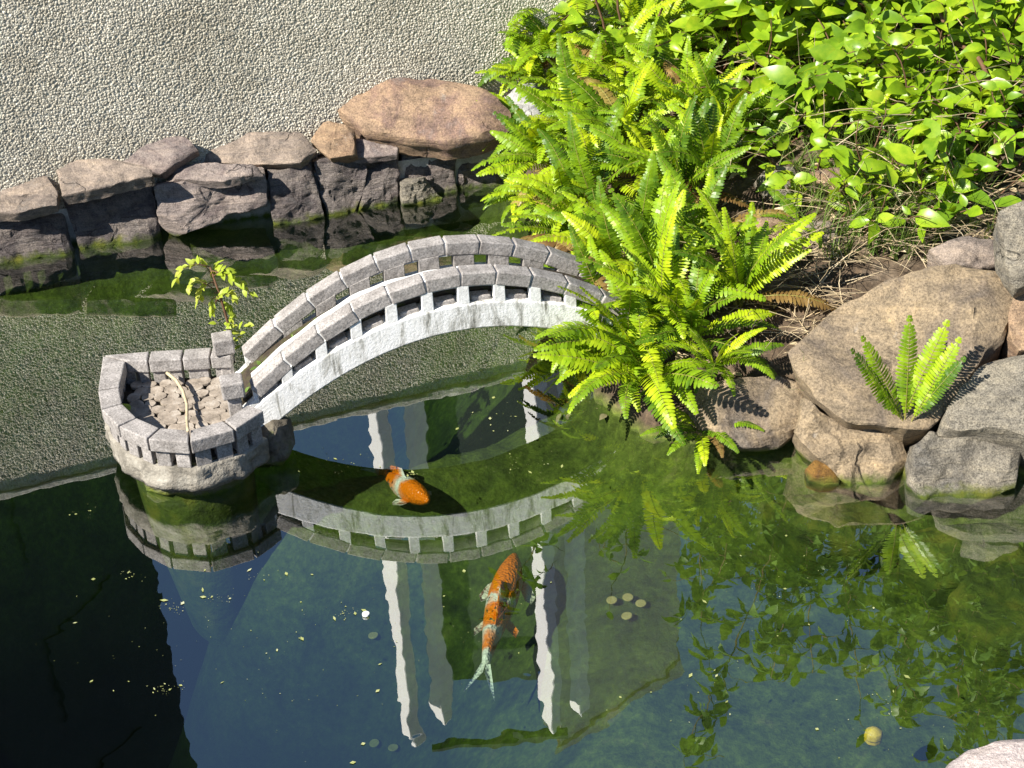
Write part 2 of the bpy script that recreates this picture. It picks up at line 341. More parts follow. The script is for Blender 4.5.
# ------------------------------------------------------------------ pebble-dash garden wall
WH = .80
gw = thing('garden_wall', 'beige pebble-dash wall standing behind the rough stone edging', 'wall', WA)
L0, L1 = -1.3, 2.9; nu, nv = 1420, 380
u = np.concatenate([np.linspace(L0, -.5, 60)[:-1], np.linspace(-.5, 1.95, 1301), np.linspace(1.95, L1, 61)[1:]]); nu = len(u); v = np.linspace(0, WH, nv); uu, vv = np.meshgrid(u, v)
pts = np.stack([WA.x+WD.x*uu, WA.y+WD.y*uu, vv], -1).reshape(-1, 3)
idx = np.arange(nu*nv).reshape(nv, nu); fq = np.stack([idx[:-1, :-1], idx[:-1, 1:], idx[1:, 1:], idx[1:, :-1]], -1).reshape(-1, 4)
me = bpy.data.meshes.new('wall_face'); me.vertices.add(len(pts)); me.vertices.foreach_set('co', pts.ravel())
me.loops.add(fq.size); me.loops.foreach_set('vertex_index', fq.ravel()); me.polygons.add(len(fq))
me.polygons.foreach_set('loop_start', np.arange(len(fq))*4); me.polygons.foreach_set('loop_total', np.full(len(fq), 4)); me.update(calc_edges=True)
me.polygons.foreach_set('use_smooth', [True]*len(fq))
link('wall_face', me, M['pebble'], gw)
b = MB(); b.box(WA+WD*((L0+L1)/2)-WN*.075+Vector((0, 0, WH/2)), WD, WN, Vector((0, 0, 1)), L1-L0, .13, WH); b.build('wall_core', M['mortar'], gw)
b = MB(); b.box(WA+WD*((L0+L1)/2)-WN*.07+Vector((0, 0, WH+.012)), WD, WN, Vector((0, 0, 1)), L1-L0+.02, .17, .024); b.build('coping', M['mortar'], gw, False, .005)

# ------------------------------------------------------------------ rocks
def rock(name, outl, nrm, thick, mat, parent=None, bulge=.01, rnd=.012, rough=.012, seed=0, n=110, freq=9, taper=.92, sub=0, cut=9, sharp=32):
    nrm = nrm.normalized(); outl = [Vector(q) for q in outl]; c = sum(outl, Vector())/len(outl)
    seg = [(outl[i], outl[(i+1) % len(outl)]) for i in range(len(outl))]; tot = sum((b_-a_).length for a_, b_ in seg)
    ring = []; acc = 0; k = 0
    for i in range(n):
        s = tot*i/n
        while s > acc+(seg[k][1]-seg[k][0]).length: acc += (seg[k][1]-seg[k][0]).length; k += 1
        ring.append(seg[k][0].lerp(seg[k][1], (s-acc)/max(1e-9, (seg[k][1]-seg[k][0]).length)))
    prof = [(f_, bulge*(1-f_*f_)) for f_ in (.08, .17, .26, .35, .44, .52, .6, .68, .75, .82, .88, .92)] + [(.95, 0), (.985, -rnd*.3), (1.0, -rnd*1.0)]
    for q in (.2, .35, .5, .65, .8, .92): prof.append((lerp(1.0, taper, q), -max(rnd*1.2, thick*q)))
    prof += [(taper*.92, -thick), (taper*.5, -thick*1.03)]
    vs = [c+nrm*bulge]; off = Vector((seed*7.31, seed*3.17, seed*1.7))
    rr_ = random.Random(seed*17+1); size = max((q-c).length for q in outl); cuts = []
    for _ in range(cut):
        v_ = rr_.choice(outl)-c; pn = (v_.normalized()*rr_.uniform(.25, 1.0)+nrm*rr_.uniform(.5, 1.3)+Vector((rr_.uniform(-.3, .3), rr_.uniform(-.3, .3), rr_.uniform(-.3, .3)))).normalized()
        ext = max((q-c).dot(pn) for q in outl); cuts.append((c+pn*(ext*rr_.uniform(.62, .92)+bulge*.5), pn))
    for f_, h in prof: vs += [c+(q-c)*f_+nrm*h for q in ring]
    vs.append(c-nrm*thick*1.03); out = []
    for q in vs:
        e = q*freq+off
        hh_ = fbm(e*.8, 4)*2.6; fl_ = math.floor(hh_); fr2 = min(1, max(0, (hh_-fl_-.72)/.28)); ter = (fl_+fr2)/2.6
        d = nrm*(fbm(e, 5)*.55+ter*.75)*rough+Vector((fbm(e+Vector((50, 0, 0))), fbm(e+Vector((0, 50, 0))), fbm(e+Vector((0, 0, 50)))))*rough*.75
        # hard facets: quantised ridge
        vd = noise.voronoi(e*.55)[0]; d += nrm*((vd[1]-vd[0])-.35)*rough*1.1
        q = q+d
        for pc, pn in cuts:
            e_ = (q-pc).dot(pn)
            if e_ > 0: q = q-pn*(e_*.92)
        out.append(q)
    m_ = len(prof); fs = [(0, 1+i, 1+(i+1) % n) for i in range(n)]
    for k in range(m_-1): fs += [(1+k*n+i, 1+(k+1)*n+i, 1+(k+1)*n+(i+1) % n, 1+k*n+(i+1) % n) for i in range(n)]
    fs += [(len(out)-1, 1+(m_-1)*n+(i+1) % n, 1+(m_-1)*n+i) for i in range(n)]
    b = MB(); b.add(out, fs); me_ = b.mesh(name, True); me_.set_sharp_from_angle(angle=R_(sharp)); o = link(name, me_, mat, parent)
    if sub:
        s_ = o.modifiers.new('sub', 'SUBSURF'); s_.levels = sub; s_.render_levels = sub
    return o
def rk(name, px, P, nrm, *a, **k):
    nrm = Vector(nrm).normalized(); return rock(name, [onpl(x, y, P, nrm) for x, y in px], nrm, *a, **k)
Z = Vector((0, 0, 1))
# stone edging wall: facing stones stand on a plane in front of the pebble wall, capstones on top
sw = thing('stone_edging', 'low wall of rough purple brown stones capped with flat slabs at the water', 'wall', onz(170, 238))
F0 = onz(0, 265); F1 = onz(510, 190); FD = (F1-F0).normalized(); FN = Vector((FD.y, -FD.x, .32)).normalized()
face = [([(-60, 215), (4, 212), (64, 214), (78, 251), (44, 264), (-60, 275)], 0, M['face']),
        ([(66, 200), (152, 183), (164, 238), (80, 256)], -.015, M['face']),
        ([(153, 186), (205, 178), (264, 168), (268, 207), (228, 217), (172, 234), (157, 226)], .03, M['purple']),
        ([(268, 170), (313, 166), (326, 212), (300, 217), (273, 220)], .012, M['face']),
        ([(314, 162), (366, 148), (372, 152), (358, 207), (328, 213)], .0, M['face']),
        ([(368, 154), (401, 150), (400, 199), (359, 208)], -.012, M['face']),
        ([(402, 182), (426, 178), (442, 195), (404, 201)], .012, M['greyrock']),
        ([(402, 150), (455, 140), (458, 188), (428, 194), (404, 178)], -.03, M['face']),
        ([(457, 140), (520, 128), (524, 182), (458, 190)], -.045, M['face'])]
for i, (px, off, mt) in enumerate(face):
    px = [(x, y+(7 if y > 190-(x-510)*.147-14 else 0)) for x, y in px]       # run the feet under the water
    rk('facing_stone', px, F0+FN*off, FN, .12, mt, sw, .003, .004, .015, i+3, freq=13, cut=9)
b = MB(); mid = F0.lerp(F1, .5)-FN*.125; b.box(mid+Vector((0, 0, -.11)), FD, FN, Z, 1.98, .1, .50); b.build('mortar', M['mortar'], sw)
caps = [([(-70, 178), (0, 166), (38, 160), (57, 190), (54, 203), (14, 212), (-60, 215)], .30, .05, M['purple_b'], (.03, -.15, 1)),
        ([(53, 163), (108, 156), (150, 168), (152, 175), (62, 196)], .30, .05, M['purple_b'], (0, -.12, 1)),
        ([(97, 152), (122, 137), (185, 136), (197, 148), (161, 173), (112, 164)], .305, .05, M['purple'], (0, -.1, 1)),
        ([(160, 165), (205, 162), (257, 163), (263, 170), (222, 181), (160, 179)], .285, .035, M['purple'], (0, -.2, 1)),
        ([(198, 144), (228, 133), (300, 130), (316, 146), (300, 163), (250, 164), (198, 163)], .32, .05, M['purple_b'], (0, -.1, 1)),
        ([(309, 140), (322, 120), (352, 125), (356, 153), (330, 158)], .335, .05, M['tan'], (0, -.15, 1)),
        ([(330, 150), (356, 138), (398, 146), (396, 154), (350, 158)], .30, .03, M['purple'], (0, -.1, 1))]
FV = Vector((FD.y, -FD.x, 0))
for i, (px, z, th, mt, nn) in enumerate(caps):
    low = max(px, key=lambda q: q[1]+.147*q[0]); off = (.025, .02, -.03, .03, -.015, -.02, .0)[i]
    rk('capstone', px, onpl(low[0], low[1], F0+FV*off, FV), (nn[0]-.10, (-.50, -.50, -.85, -.45, -.85, -.8, -.5)[i], 1), th, mt, sw, .002, .003, .007, i+20, freq=13, taper=.97, cut=4)
bpx = [(326, 106), (336, 93), (375, 78), (405, 73), (480, 84), (512, 106), (511, 126), (482, 137), (440, 141), (405, 138), (362, 132), (345, 118)]
tag(rk('boulder', bpx, onpl(440, 141, F0+FV*.05, FV), (-.12, -.55, 1), .10, M['boulder'], None, .02, .03, .016, 41, freq=6, n=96), 'big flat ochre boulder resting on the stone edging below the wall', 'boulder')
tag(rk('rock', [(505, 95), (520, 82), (548, 84), (556, 120), (545, 140), (520, 138), (508, 118)], onpl(530, 140, F0-FV*.03, FV), (0, -.75, .6), .12, M['white_rock'], None, .03, .02, .014, 43), 'white rock half hidden by fern tips next to the ochre boulder', 'rock')

bank = [
 ('slab', [(788, 346), (830, 308), (880, 283), (955, 256), (1003, 262), (1018, 290), (1006, 335), (984, 356), (950, 400), (930, 425), (905, 432), (868, 426), (848, 424), (814, 396), (796, 373)], (850, 424, .13), (-.08, -.50, .9), .16, 'slab', dict(bulge=.002, rnd=.006, rough=.034, freq=3.2, n=170, cut=4, sharp=24), 'broad sloping ochre slab above the small fern on the bank', 'rock slab'),
 ('rock', [(684, 398), (704, 380), (768, 370), (800, 377), (808, 400), (802, 424), (780, 440), (742, 446), (700, 428)], (745, 440, .05), (0, -.55, .85), .16, 'slab', dict(bulge=.005, rnd=.007, rough=.024, freq=6, cut=8, sharp=26), 'rounded grey brown rock shaded by fern fronds at the water edge', 'rock'),
 ('rock', [(806, 393), (846, 424), (872, 430), (904, 434), (908, 462), (884, 494), (850, 484), (812, 458), (796, 436)], (850, 480, .015), (0, -.82, .62), .16, 'slab', dict(bulge=.005, rnd=.007, rough=.024, freq=6, cut=8, sharp=26), 'low brown rock sloping into the water under the broad ochre slab', 'rock'),
 ('rock', [(911, 446), (930, 430), (1008, 438), (1024, 458), (1016, 490), (976, 506), (926, 504), (908, 482)], (960, 505, -.01), (0, -.75, .66), .17, 'greyrock', dict(bulge=.005, rnd=.007, rough=.024, freq=6, cut=8, sharp=26), 'pale grey squared rock standing at the water line beside the small fern', 'rock'),
 ('rock', [(934, 426), (960, 390), (986, 356), (1010, 348), (1044, 350), (1044, 446), (1012, 437), (952, 429)], (1000, 436, .13), (-.15, -.5, .9), .16, 'greyrock', dict(bulge=.005, rnd=.007, rough=.024, freq=6, cut=8, sharp=26), 'cracked grey rock behind the pale squared rock', 'rock'),
 ('rock', [(1002, 208), (1040, 198), (1060, 280), (1020, 292), (1004, 262)], (1015, 290, .36), (-.1, -.7, .7), .16, 'greyrock', dict(bulge=.005, rnd=.007, rough=.024, freq=6, cut=8, sharp=26), 'dark grey rock above the end of the broad ochre slab', 'rock'),
 ('rock', [(1019, 288), (1060, 282), (1060, 346), (1016, 348), (1008, 330)], (1015, 345, .24), (-.1, -.6, .8), .16, 'tan', dict(bulge=.005, rnd=.007, rough=.024, freq=6, cut=8, sharp=26), 'tan rock wedged between the dark grey rock and the cracked one', 'rock'),
 ('cobble', [(806, 468), (815, 459), (832, 461), (843, 474), (840, 485), (824, 486), (809, 480)], (825, 485, .0), (0, -.6, .8), .06, 'cobble', dict(bulge=.018, rnd=.012, rough=.003), 'small wet orange brown cobble at the water line', 'cobble'),
 ('rock', [(756, 178), (770, 163), (796, 165), (806, 188), (794, 200), (764, 197)], (780, 200, .30), (0, -.8, .6), .1, 'greyrock', dict(bulge=.025, rnd=.015, rough=.008), 'round grey stone among the vine stems above the two brown stones', 'stone'),
 ('rock', [(812, 172), (838, 166), (866, 180), (864, 194), (838, 196), (818, 188)], (840, 196, .30), (0, -.8, .6), .1, 'tan', dict(bulge=.02, rnd=.015, rough=.01), 'flat tan stone below the vine leaves next to the round grey stone', 'stone'),
 ('rock', [(738, 240), (750, 220), (776, 214), (790, 226), (786, 252), (764, 264), (742, 258)], (765, 262, .24), (0, -.8, .6), .1, 'tan', dict(bulge=.02, rnd=.015, rough=.008), 'sandy brown stone right behind the fern fronds', 'stone'),
 ('rock', [(783, 232), (800, 218), (832, 222), (846, 238), (836, 250), (806, 254), (788, 248)], (815, 252, .25), (0, -.8, .6), .1, 'purple_b', dict(bulge=.02, rnd=.015, rough=.008), 'brown stone beside the sandy one under grass blades', 'stone'),
 ('rock', [(730, 126), (740, 117), (752, 122), (754, 138), (740, 142), (731, 138)], (742, 142, .40), (0, -.8, .6), .08, 'greyrock', dict(bulge=.015, rnd=.012, rough=.006), 'little pale stone between tall ferns and vine', 'stone'),
 ('rock', [(922, 132), (938, 124), (956, 128), (960, 142), (940, 152), (924, 148)], (940, 152, .42), (0, -.8, .6), .1, 'tan', dict(bulge=.01, rnd=.012, rough=.01), 'peach coloured rock showing between vine leaves', 'rock'),
 ('rock', [(990, 124), (1012, 118), (1036, 126), (1034, 146), (1002, 150)], (1012, 150, .42), (0, -.8, .6), .12, 'tan', dict(bulge=.01, rnd=.012, rough=.01), 'pinkish rock behind the red vine branch', 'rock'),
 ('rock', [(930, 246), (962, 234), (1000, 238), (1012, 256), (985, 268), (945, 264)], (970, 268, .30), (0, -.45, .9), .1, 'purple_b', dict(bulge=.01, rnd=.012, rough=.012), 'split brown rock under straw at the top of the ochre slab', 'rock'),
 ('rock', [(940, 776), (950, 760), (968, 746), (1000, 741), (1060, 736), (1070, 830), (930, 830)], (1000, 745, .13), (0, -.12, 1), .22, 'front', dict(bulge=.015, rnd=.02, rough=.010), 'pale mauve rock on the near shore at the picture corner', 'rock'),
 ('sunken_slab', [(902, 528), (950, 520), (1030, 512), (1040, 575), (985, 582), (930, 570), (900, 552)], (960, 545, -.05), (0, -.1, 1), .2, 'sunk', dict(bulge=.01, rnd=.03, rough=.014), 'green algae covered slab under water in front of the pale squared rock', 'sunken rock'),
 ('sunken_slab', [(950, 585), (1000, 560), (1050, 552), (1060, 650), (1000, 642), (958, 612)], (1000, 600, -.06), (.1, -.1, 1), .2, 'sunk', dict(bulge=.01, rnd=.03, rough=.014), 'algae covered slab lying deeper beside the first one, farther from the shore', 'sunken rock'),
 ('sunken_slab', [(765, 492), (820, 488), (880, 502), (905, 530), (860, 545), (800, 530)], (830, 512, -.05), (0, -.15, 1), .16, 'sunk', dict(bulge=.01, rnd=.03, rough=.016), 'dark mossy stone under water below the wet cobble', 'sunken rock'),
]
for i, (nm, px, P, nn, th, mt, kw, lab, cat) in enumerate(bank):
    tag(rk(nm, px, onground(P[0], P[1]) if P[1] < 266 and P[0] < 1018 and P[2] > .2 and len(px) <= 7 and P[0] != 1015 else onz(*P), nn, th, M[mt], None, seed=60+i, **kw), lab, cat)

# ------------------------------------------------------------------ bridge
BC = Vector((-.1096, 3.4265, 0)); BA = Vector((math.cos(.2165), math.sin(.2165), 0)); BN = Vector((-BA.y, BA.x, 0))
HP, KK, RT, BW = .257, .787, .068, .216
def zarc(s): return HP-KK*s*s
def ztop(s): return zarc(s)+RT*math.sqrt(1+(2*KK*s)**2)
def zcop(s): return .4046-.8888*(s+.0148)**2
def bp(s, b, z): return BC+BA*s+BN*b+Z*z
def tan_(fz, s):
    e = .004; tn = (BA*(2*e)+Z*(fz(s+e)-fz(s-e))).normalized(); return tn, (Z*tn.dot(BA)-BA*tn.dot(Z)).normalized()
br = thing('footbridge', 'miniature arched stone bridge with white arch and grey balustrades over the pond', 'bridge', BC)
SL, SR = -.505, .52
def strip(b0, b1, f0, f1, s0, s1, n=70):
    mb = MB(); vs = []
    for i in range(n+1):
        s = lerp(s0, s1, i/n); vs += [bp(s, b0, f0(s)), bp(s, b1, f0(s)), bp(s, b1, f1(s)), bp(s, b0, f1(s))]
    fs = [(0, 1, 2, 3), (n*4+3, n*4+2, n*4+1, n*4)]
    for i in range(n): fs += [(i*4+k, (i+1)*4+k, (i+1)*4+(k+1) % 4, i*4+(k+1) % 4) for k in range(4)]
    mb.add(vs, fs); return mb
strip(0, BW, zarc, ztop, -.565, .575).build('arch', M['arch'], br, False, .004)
strip(.05, BW-.045, lambda s: ztop(s)+.002, lambda s: ztop(s)+.012, -.54, .56).build('deck', M['soil_deck'], br)
NB = 12; SP = (SR-SL)/NB; CH = .034
rnd = random.Random(3)
for side, bc in ((0, .024), (1, BW-.024)):
    for i in range(NB):
        s = SL+SP*(i+.5); tn, up = tan_(zcop, s); ln = SP/tn.dot(BA)
        b = MB(); b.box(bp(s+rnd.uniform(-.001, .001), bc+rnd.uniform(-.002, .002), zcop(s))-up*(CH/2), tn, BN, up, ln*.945, .046, CH)
        b.build('coping_block', M['granite'], br, False, .003)
        s2 = SL+SP*(i+.04 if side == 0 else i+.5); zb = zcop(s2)-CH*.9; zt = ztop(s2)-.002
        if zb-zt > .012:
            tn, up = tan_(ztop, s2); wd_ = .027 if side == 0 else .05; q0 = bp(s2-wd_/2, bc, 0); b = MB(); y0_, y1_ = (-.022, .0) if side == 0 else (-.0225, .012)
            sa, sb_ = s2-wd_/2, s2+wd_/2
            b.prism([bp(sa, bc+y0_, ztop(sa)-.002), bp(sb_, bc+y0_, ztop(sb_)-.002), bp(sb_, bc+y1_, ztop(sb_)-.002), bp(sa, bc+y1_, ztop(sa)-.002)], [bp(sa, bc+y0_, zcop(sa)-CH*.92), bp(sb_, bc+y0_, zcop(sb_)-CH*.92), bp(sb_, bc+y1_, zcop(sb_)-CH*.92), bp(sa, bc+y1_, zcop(sa)-CH*.92)])
            b.build('baluster', M['wmortar'] if side == 0 else M['granite'], br, False, .0015)
        if side == 0:
            s3 = SL+SP*(i+.54); tn, up = tan_(ztop, s3); b = MB(); b.box(bp(s3, bc+.004, ztop(s3)+.003), tn, BN, up, SP*.54, .030, .016); b.build('kerb_block', M['granite'], br, False, .003)
    strip(bc-.019, bc+.018, lambda s: zcop(s)-CH*1.05, lambda s: zcop(s)-.004, SL+.006, SR-.006).build('joint_mortar', M['wmortar'], br)
strip(.048, .066, lambda s: zcop(s)-CH*.8, lambda s: zcop(s)-.001-max(0, s+.22)*.05+.003*math.sin(s*47)*math.sin(s*23+1), SL+.01, .3).build('mortar_strip', M['wmortar'], br)

# ------------------------------------------------------------------ platform at the bridge end
ZT = .182
opx = [(234, 346), (212, 347), (184, 349), (150, 351), (103, 355), (98, 390), (101, 409), (118, 426), (147, 439), (189, 442), (235, 429), (264, 410)]
outer = [onz(x, y, ZT) for x, y in opx]
def offs(pl, d):
    res = []
    for i, q in enumerate(pl):
        a = (pl[min(i+1, len(pl)-1)]-pl[max(i-1, 0)]); a.z = 0; a.normalize(); nn = Vector((-a.y, a.x, 0)); k_ = 1.0
        if 0 < i < len(pl)-1:
            e = (pl[i+1]-q).normalized(); f_ = (q-pl[i-1]).normalized(); k_ = 1/max(.7, math.sqrt((1+e.dot(f_))/2))
        res.append(q+nn*d*k_)
    return res
cen = sum(outer, Vector())/len(outer)
sgn = 1 if (offs(outer, .01)[7]-cen).length < (outer[7]-cen).length else -1
inner = offs(outer, sgn*.048); rim1 = offs(outer, sgn*.010); rim2 = offs(outer, sgn*.040); base1 = offs(outer, sgn*.030); ring1 = offs(outer, sgn*.004); ring2 = offs(outer, sgn*.044)
pf = thing('viewing_platform', 'small rounded grey stone platform with parapet at the bridge foot', 'platform', Vector((cen.x, cen.y, 0)))
def zs(q, z): return Vector((q.x, q.y, z))
for i in range(len(outer)-1):
    g0, g1 = .025, .975
    O0, O1, I0, I1 = outer[i].lerp(outer[i+1], g0), outer[i].lerp(outer[i+1], g1), inner[i].lerp(inner[i+1], g0), inner[i].lerp(inner[i+1], g1)
    b = MB(); b.prism([zs(O0, ZT-.034), zs(O1, ZT-.034), zs(I1, ZT-.034), zs(I0, ZT-.034)][::-1*sgn], [zs(O0, ZT), zs(O1, ZT), zs(I1, ZT), zs(I0, ZT)][::-1*sgn])
    b.build('coping_block', M['granite'], pf, False, .003)
    k_ = max(1, round((outer[i+1]-outer[i]).length/.055))
    for j in range(k_):
        a0, a1 = (j+.14)/k_, (j+.86)/k_
        b = MB(); q = [rim1[i].lerp(rim1[i+1], a0), rim1[i].lerp(rim1[i+1], a1), rim2[i].lerp(rim2[i+1], a1), rim2[i].lerp(rim2[i+1], a0)]
        b.prism([zs(x, .104) for x in q][::-1*sgn], [zs(x, ZT-.033) for x in q][::-1*sgn]); b.build('parapet_block', M['granite'], pf, False, .002)
def wallring(po, pi, z0, z1, name, mat, rough=0, sub=6):
    b = MB(); vs = []; P = []
    for i in range(len(po)-1):
        for j in range(sub): P.append((po[i].lerp(po[i+1], j/sub), pi[i].lerp(pi[i+1], j/sub)))
    P.append((po[-1], pi[-1])); nz = 6
    for q, r in P:
        col = [zs(q, lerp(z0, z1, k/nz)) for k in range(nz+1)]+[zs(r, z1), zs(r, z0)]
        for k in range(nz+1):
            e = col[k]*22; d = (q-r).normalized(); col[k] = col[k]+d*fbm(e)*rough+Z*fbm(e+Vector((9, 9, 9)))*rough*(.6 if 0 < k < nz else .25)
        vs += col
    m_ = nz+3; n = len(P)
    fs = [(i*m_+k, (i+1)*m_+k, (i+1)*m_+(k+1) % m_, i*m_+(k+1) % m_) for i in range(n-1) for k in range(m_)]
    fs += [tuple(range(m_)), tuple((n-1)*m_+k for k in range(m_-1, -1, -1))]
    b.add(vs, fs); return b.build(name, mat, pf, True)
wallring(ring1, ring2, .045, .104, 'lower_ring', M['ring'], .013)
b = MB(); q = offs(outer, sgn*.02); b.prism([zs(x, .05) for x in q][::-1*sgn], [zs(x, .112) for x in q][::-1*sgn]); b.build('floor', M['soil_deck'], pf)
b = MB(); fr_ = offs(outer, sgn*.05); q1 = offs(outer, sgn*.035); nn_ = len(q1)
lay = []
for z_, of in ((-.50, .11), (-.16, .05), (-.02, .045), (.02, .04), (.05, .03)):
    rr = offs(outer, sgn*of); lay.append([zs(x, z_)+Vector((fbm(x*19+Z*z_*40)*.012, fbm(x*19+Z*(z_*40+9))*.012, 0)) for x in rr])
vs = [x for l in lay for x in l]; fs = [(k*nn_+i, k*nn_+(i+1) % nn_, (k+1)*nn_+(i+1) % nn_, (k+1)*nn_+i) for k in range(4) for i in range(nn_)]
b.add(vs, fs); o = b.build('base', M['base'], pf, True); s_ = o.modifiers.new('sub', 'SUBSURF'); s_.levels = 2; s_.render_levels = 2
# fish-scale paving of overlapping round discs: one part
b = MB(); rnd = random.Random(5); flo = offs(outer, sgn*.05)
def inside(x, y, pl):
    c = False
    for i in range(len(pl)):
        a, e = pl[i], pl[i-1]
        if (a.y > y) != (e.y > y) and x < (e.x-a.x)*(y-a.y)/(e.y-a.y)+a.x: c = not c
    return c
x0 = min(q.x for q in flo); x1 = max(q.x for q in flo); y0 = min(q.y for q in flo); y1 = max(q.y for q in flo)
row = 0; yy = y0
while yy < y1:
    xx = x0+(row % 2)*.0165
    while xx < x1:
        cx, cy = xx+rnd.uniform(-.004, .004), yy+rnd.uniform(-.004, .004)
        if inside(cx, cy, flo):
            r = rnd.uniform(.0150, .0188); n = 15; ph = rnd.random(); tl = Vector((rnd.uniform(-.09, .09), rnd.uniform(-.20, .0), 1)).normalized(); ta = tl.cross(Vector((0, 1, 0))).normalized(); tb = tl.cross(ta)
            cc = Vector((cx, cy, .1165+rnd.uniform(0, .003)+.001*(row % 2)))
            kx = rnd.uniform(.85, 1.2)
            top = [cc+tl*.003+ta*(r*kx*math.cos(ph+6.2832*k/n))+tb*(r*rnd.uniform(.88, 1.05)*math.sin(ph+6.2832*k/n)) for k in range(n)]
            b.prism([q-tl*.007 for q in top], top)
        xx += .0335
    yy += .0285; row += 1
M['discs'] = simplemat('pebble_discs', [(.15, .125, .10), (.30, .25, .20), (.45, .40, .34)], 32, .8, .0015, 120)
b.build('paving', M['discs'], pf, False, .0012)
for (px, py, zt, hh_, sz) in ((231, 379, .225, .05, .052), (222, 336, .225, .05, .05)):
    q = onz(px, py, zt); b = MB(); b.box(zs(q, zt-.02), BA, BN, Z, sz, sz, .042); o = b.build('pillar_cap', M['granite'], pf, False, .004)
    b = MB(); b.box(zs(q, .145), BA, BN, Z, sz*.62, sz*.62, .12); b.build('pillar', M['granite'], pf, False, .003)
# rough abutment stones under the bridge foot
for px, P, nn, lab in (([(252, 430), (276, 414), (292, 420), (296, 446), (280, 466), (252, 468)], (272, 466, .01), (.2, -.8, .5), 'dark mossy stone under the white arch foot beside the platform'),
                   ([(140, 470), (165, 468), (180, 490), (165, 498), (146, 494)], (160, 496, .0), (-.3, -.8, .5), 'pale lump of stone at the water line under the rounded platform')):
    tag(rk('foundation_stone', px, onz(*P), nn, .12, M['base'], None, .015, .02, .016, len(px)+int(px[0][0])), lab, 'stone')

# ------------------------------------------------------------------ plants
def add_leaf(mb, p, d, up, L, W, fold=.25, droop=.3, tipw=.0):
    d = d.normalized(); side = d.cross(up)
    if side.length < 1e-3: side = Vector((1, 0, 0))
    side.normalize(); up = side.cross(d).normalized()
    rows = ((0, .04), (.18, .70), (.42, 1.0), (.68, .78), (.88, .36), (1.0, 0.02)); vs = []
    for tt, ww in rows:
        c = p+d*(L*tt)-up*(droop*L*tt*tt); h = W*.5*ww
        vs += [c-side*h+up*(fold*h), c, c+side*h+up*(fold*h)]
    fs = []
    for i in range(5): fs += [(i*3, i*3+1, i*3+4, i*3+3), (i*3+1, i*3+2, i*3+5, i*3+4)]
    mb.add(vs, fs)

def frond_mesh(seed, th0, th1, npair=24, wid=.135):
    wid *= .92; r = random.Random(seed); mb = MB(); n = 40; pts = [Vector((0, 0, 0))]; tans = []; sidec = r.uniform(-.5, .5)
    for i in range(n):
        tt = i/(n-1); th = R_(lerp(th0, th1, tt**1.15)); yaw = sidec*tt
        dv = Vector((math.cos(th)*math.cos(yaw), math.cos(th)*math.sin(yaw), math.sin(th))); tans.append(dv); pts.append(pts[-1]+dv/n)
    tans.append(tans[-1])
    for k in range(npair):
        tt = .10+.885*(k+.5)/npair; fi = tt*n; i = min(int(fi), n-1); p = pts[i].lerp(pts[i+1], fi-i); tg = tans[i]
        sd = tg.cross(Vector((0, 0, 1)))
        sd = sd.normalized() if sd.length > .05 else Vector((0, -1, 0)); up = sd.cross(tg).normalized()
        env = min(1, (tt-.05)/.22)*(.45+.55*min(1, tt/.35))*(1-max(0, (tt-.5)/.5)**1.7*.86); L = wid*env*r.uniform(.86, 1.06)*(1 if r.random() > .03 else .4)
        W = .885/npair*1.0
        for s in (-1, 1):
            dr = (sd*s+tg*(.16+.45*tt*tt)+up*r.uniform(-.10, .12)).normalized()
            pl = (up+tg*r.uniform(-.45, .15)).normalized()
            b_ = p; wd = dr.cross(pl).normalized()
            vs = [b_-wd*W*.34, b_+wd*W*.34, b_+dr*L*.45-wd*W*.5-up*L*.03, b_+dr*L*.45+wd*W*.5-up*L*.03, b_+dr*L*.85-wd*W*.34-up*L*.14, b_+dr*L*.85+wd*W*.34-up*L*.14, b_+dr*L-up*L*.22]
            mb.add(vs, [(0, 1, 3, 2), (2, 3, 5, 4), (4, 5, 6)])
    nb = len(mb.f); mb.tube(pts[::3], .006, .002, 4); me = mb.mesh('frond'); me.materials.append(M['fern']); me.materials.append(M['rachis'])
    for pgi in range(nb, len(me.polygons)): me.polygons[pgi].material_index = 1
    return me
FR = [frond_mesh(i, a, b_, np_, wd) for i, (a, b_, np_, wd) in enumerate(((80, 5, 29, .115), (72, -20, 31, .12), (62, -35, 28, .115), (86, 48, 32, .11), (50, -25, 27, .125), (75, 20, 30, .115), (40, -40, 27, .12), (66, 10, 31, .105), (70, -45, 30, .12), (58, 0, 26, .13), (80, -10, 34, .10), (84, 30, 28, .12), (58, 50, 27, .125)))]
FB = []
for i in (2, 6, 4):
    me_ = FR[i].copy(); me_.materials[0] = M['brown_frond']; FB.append(me_)
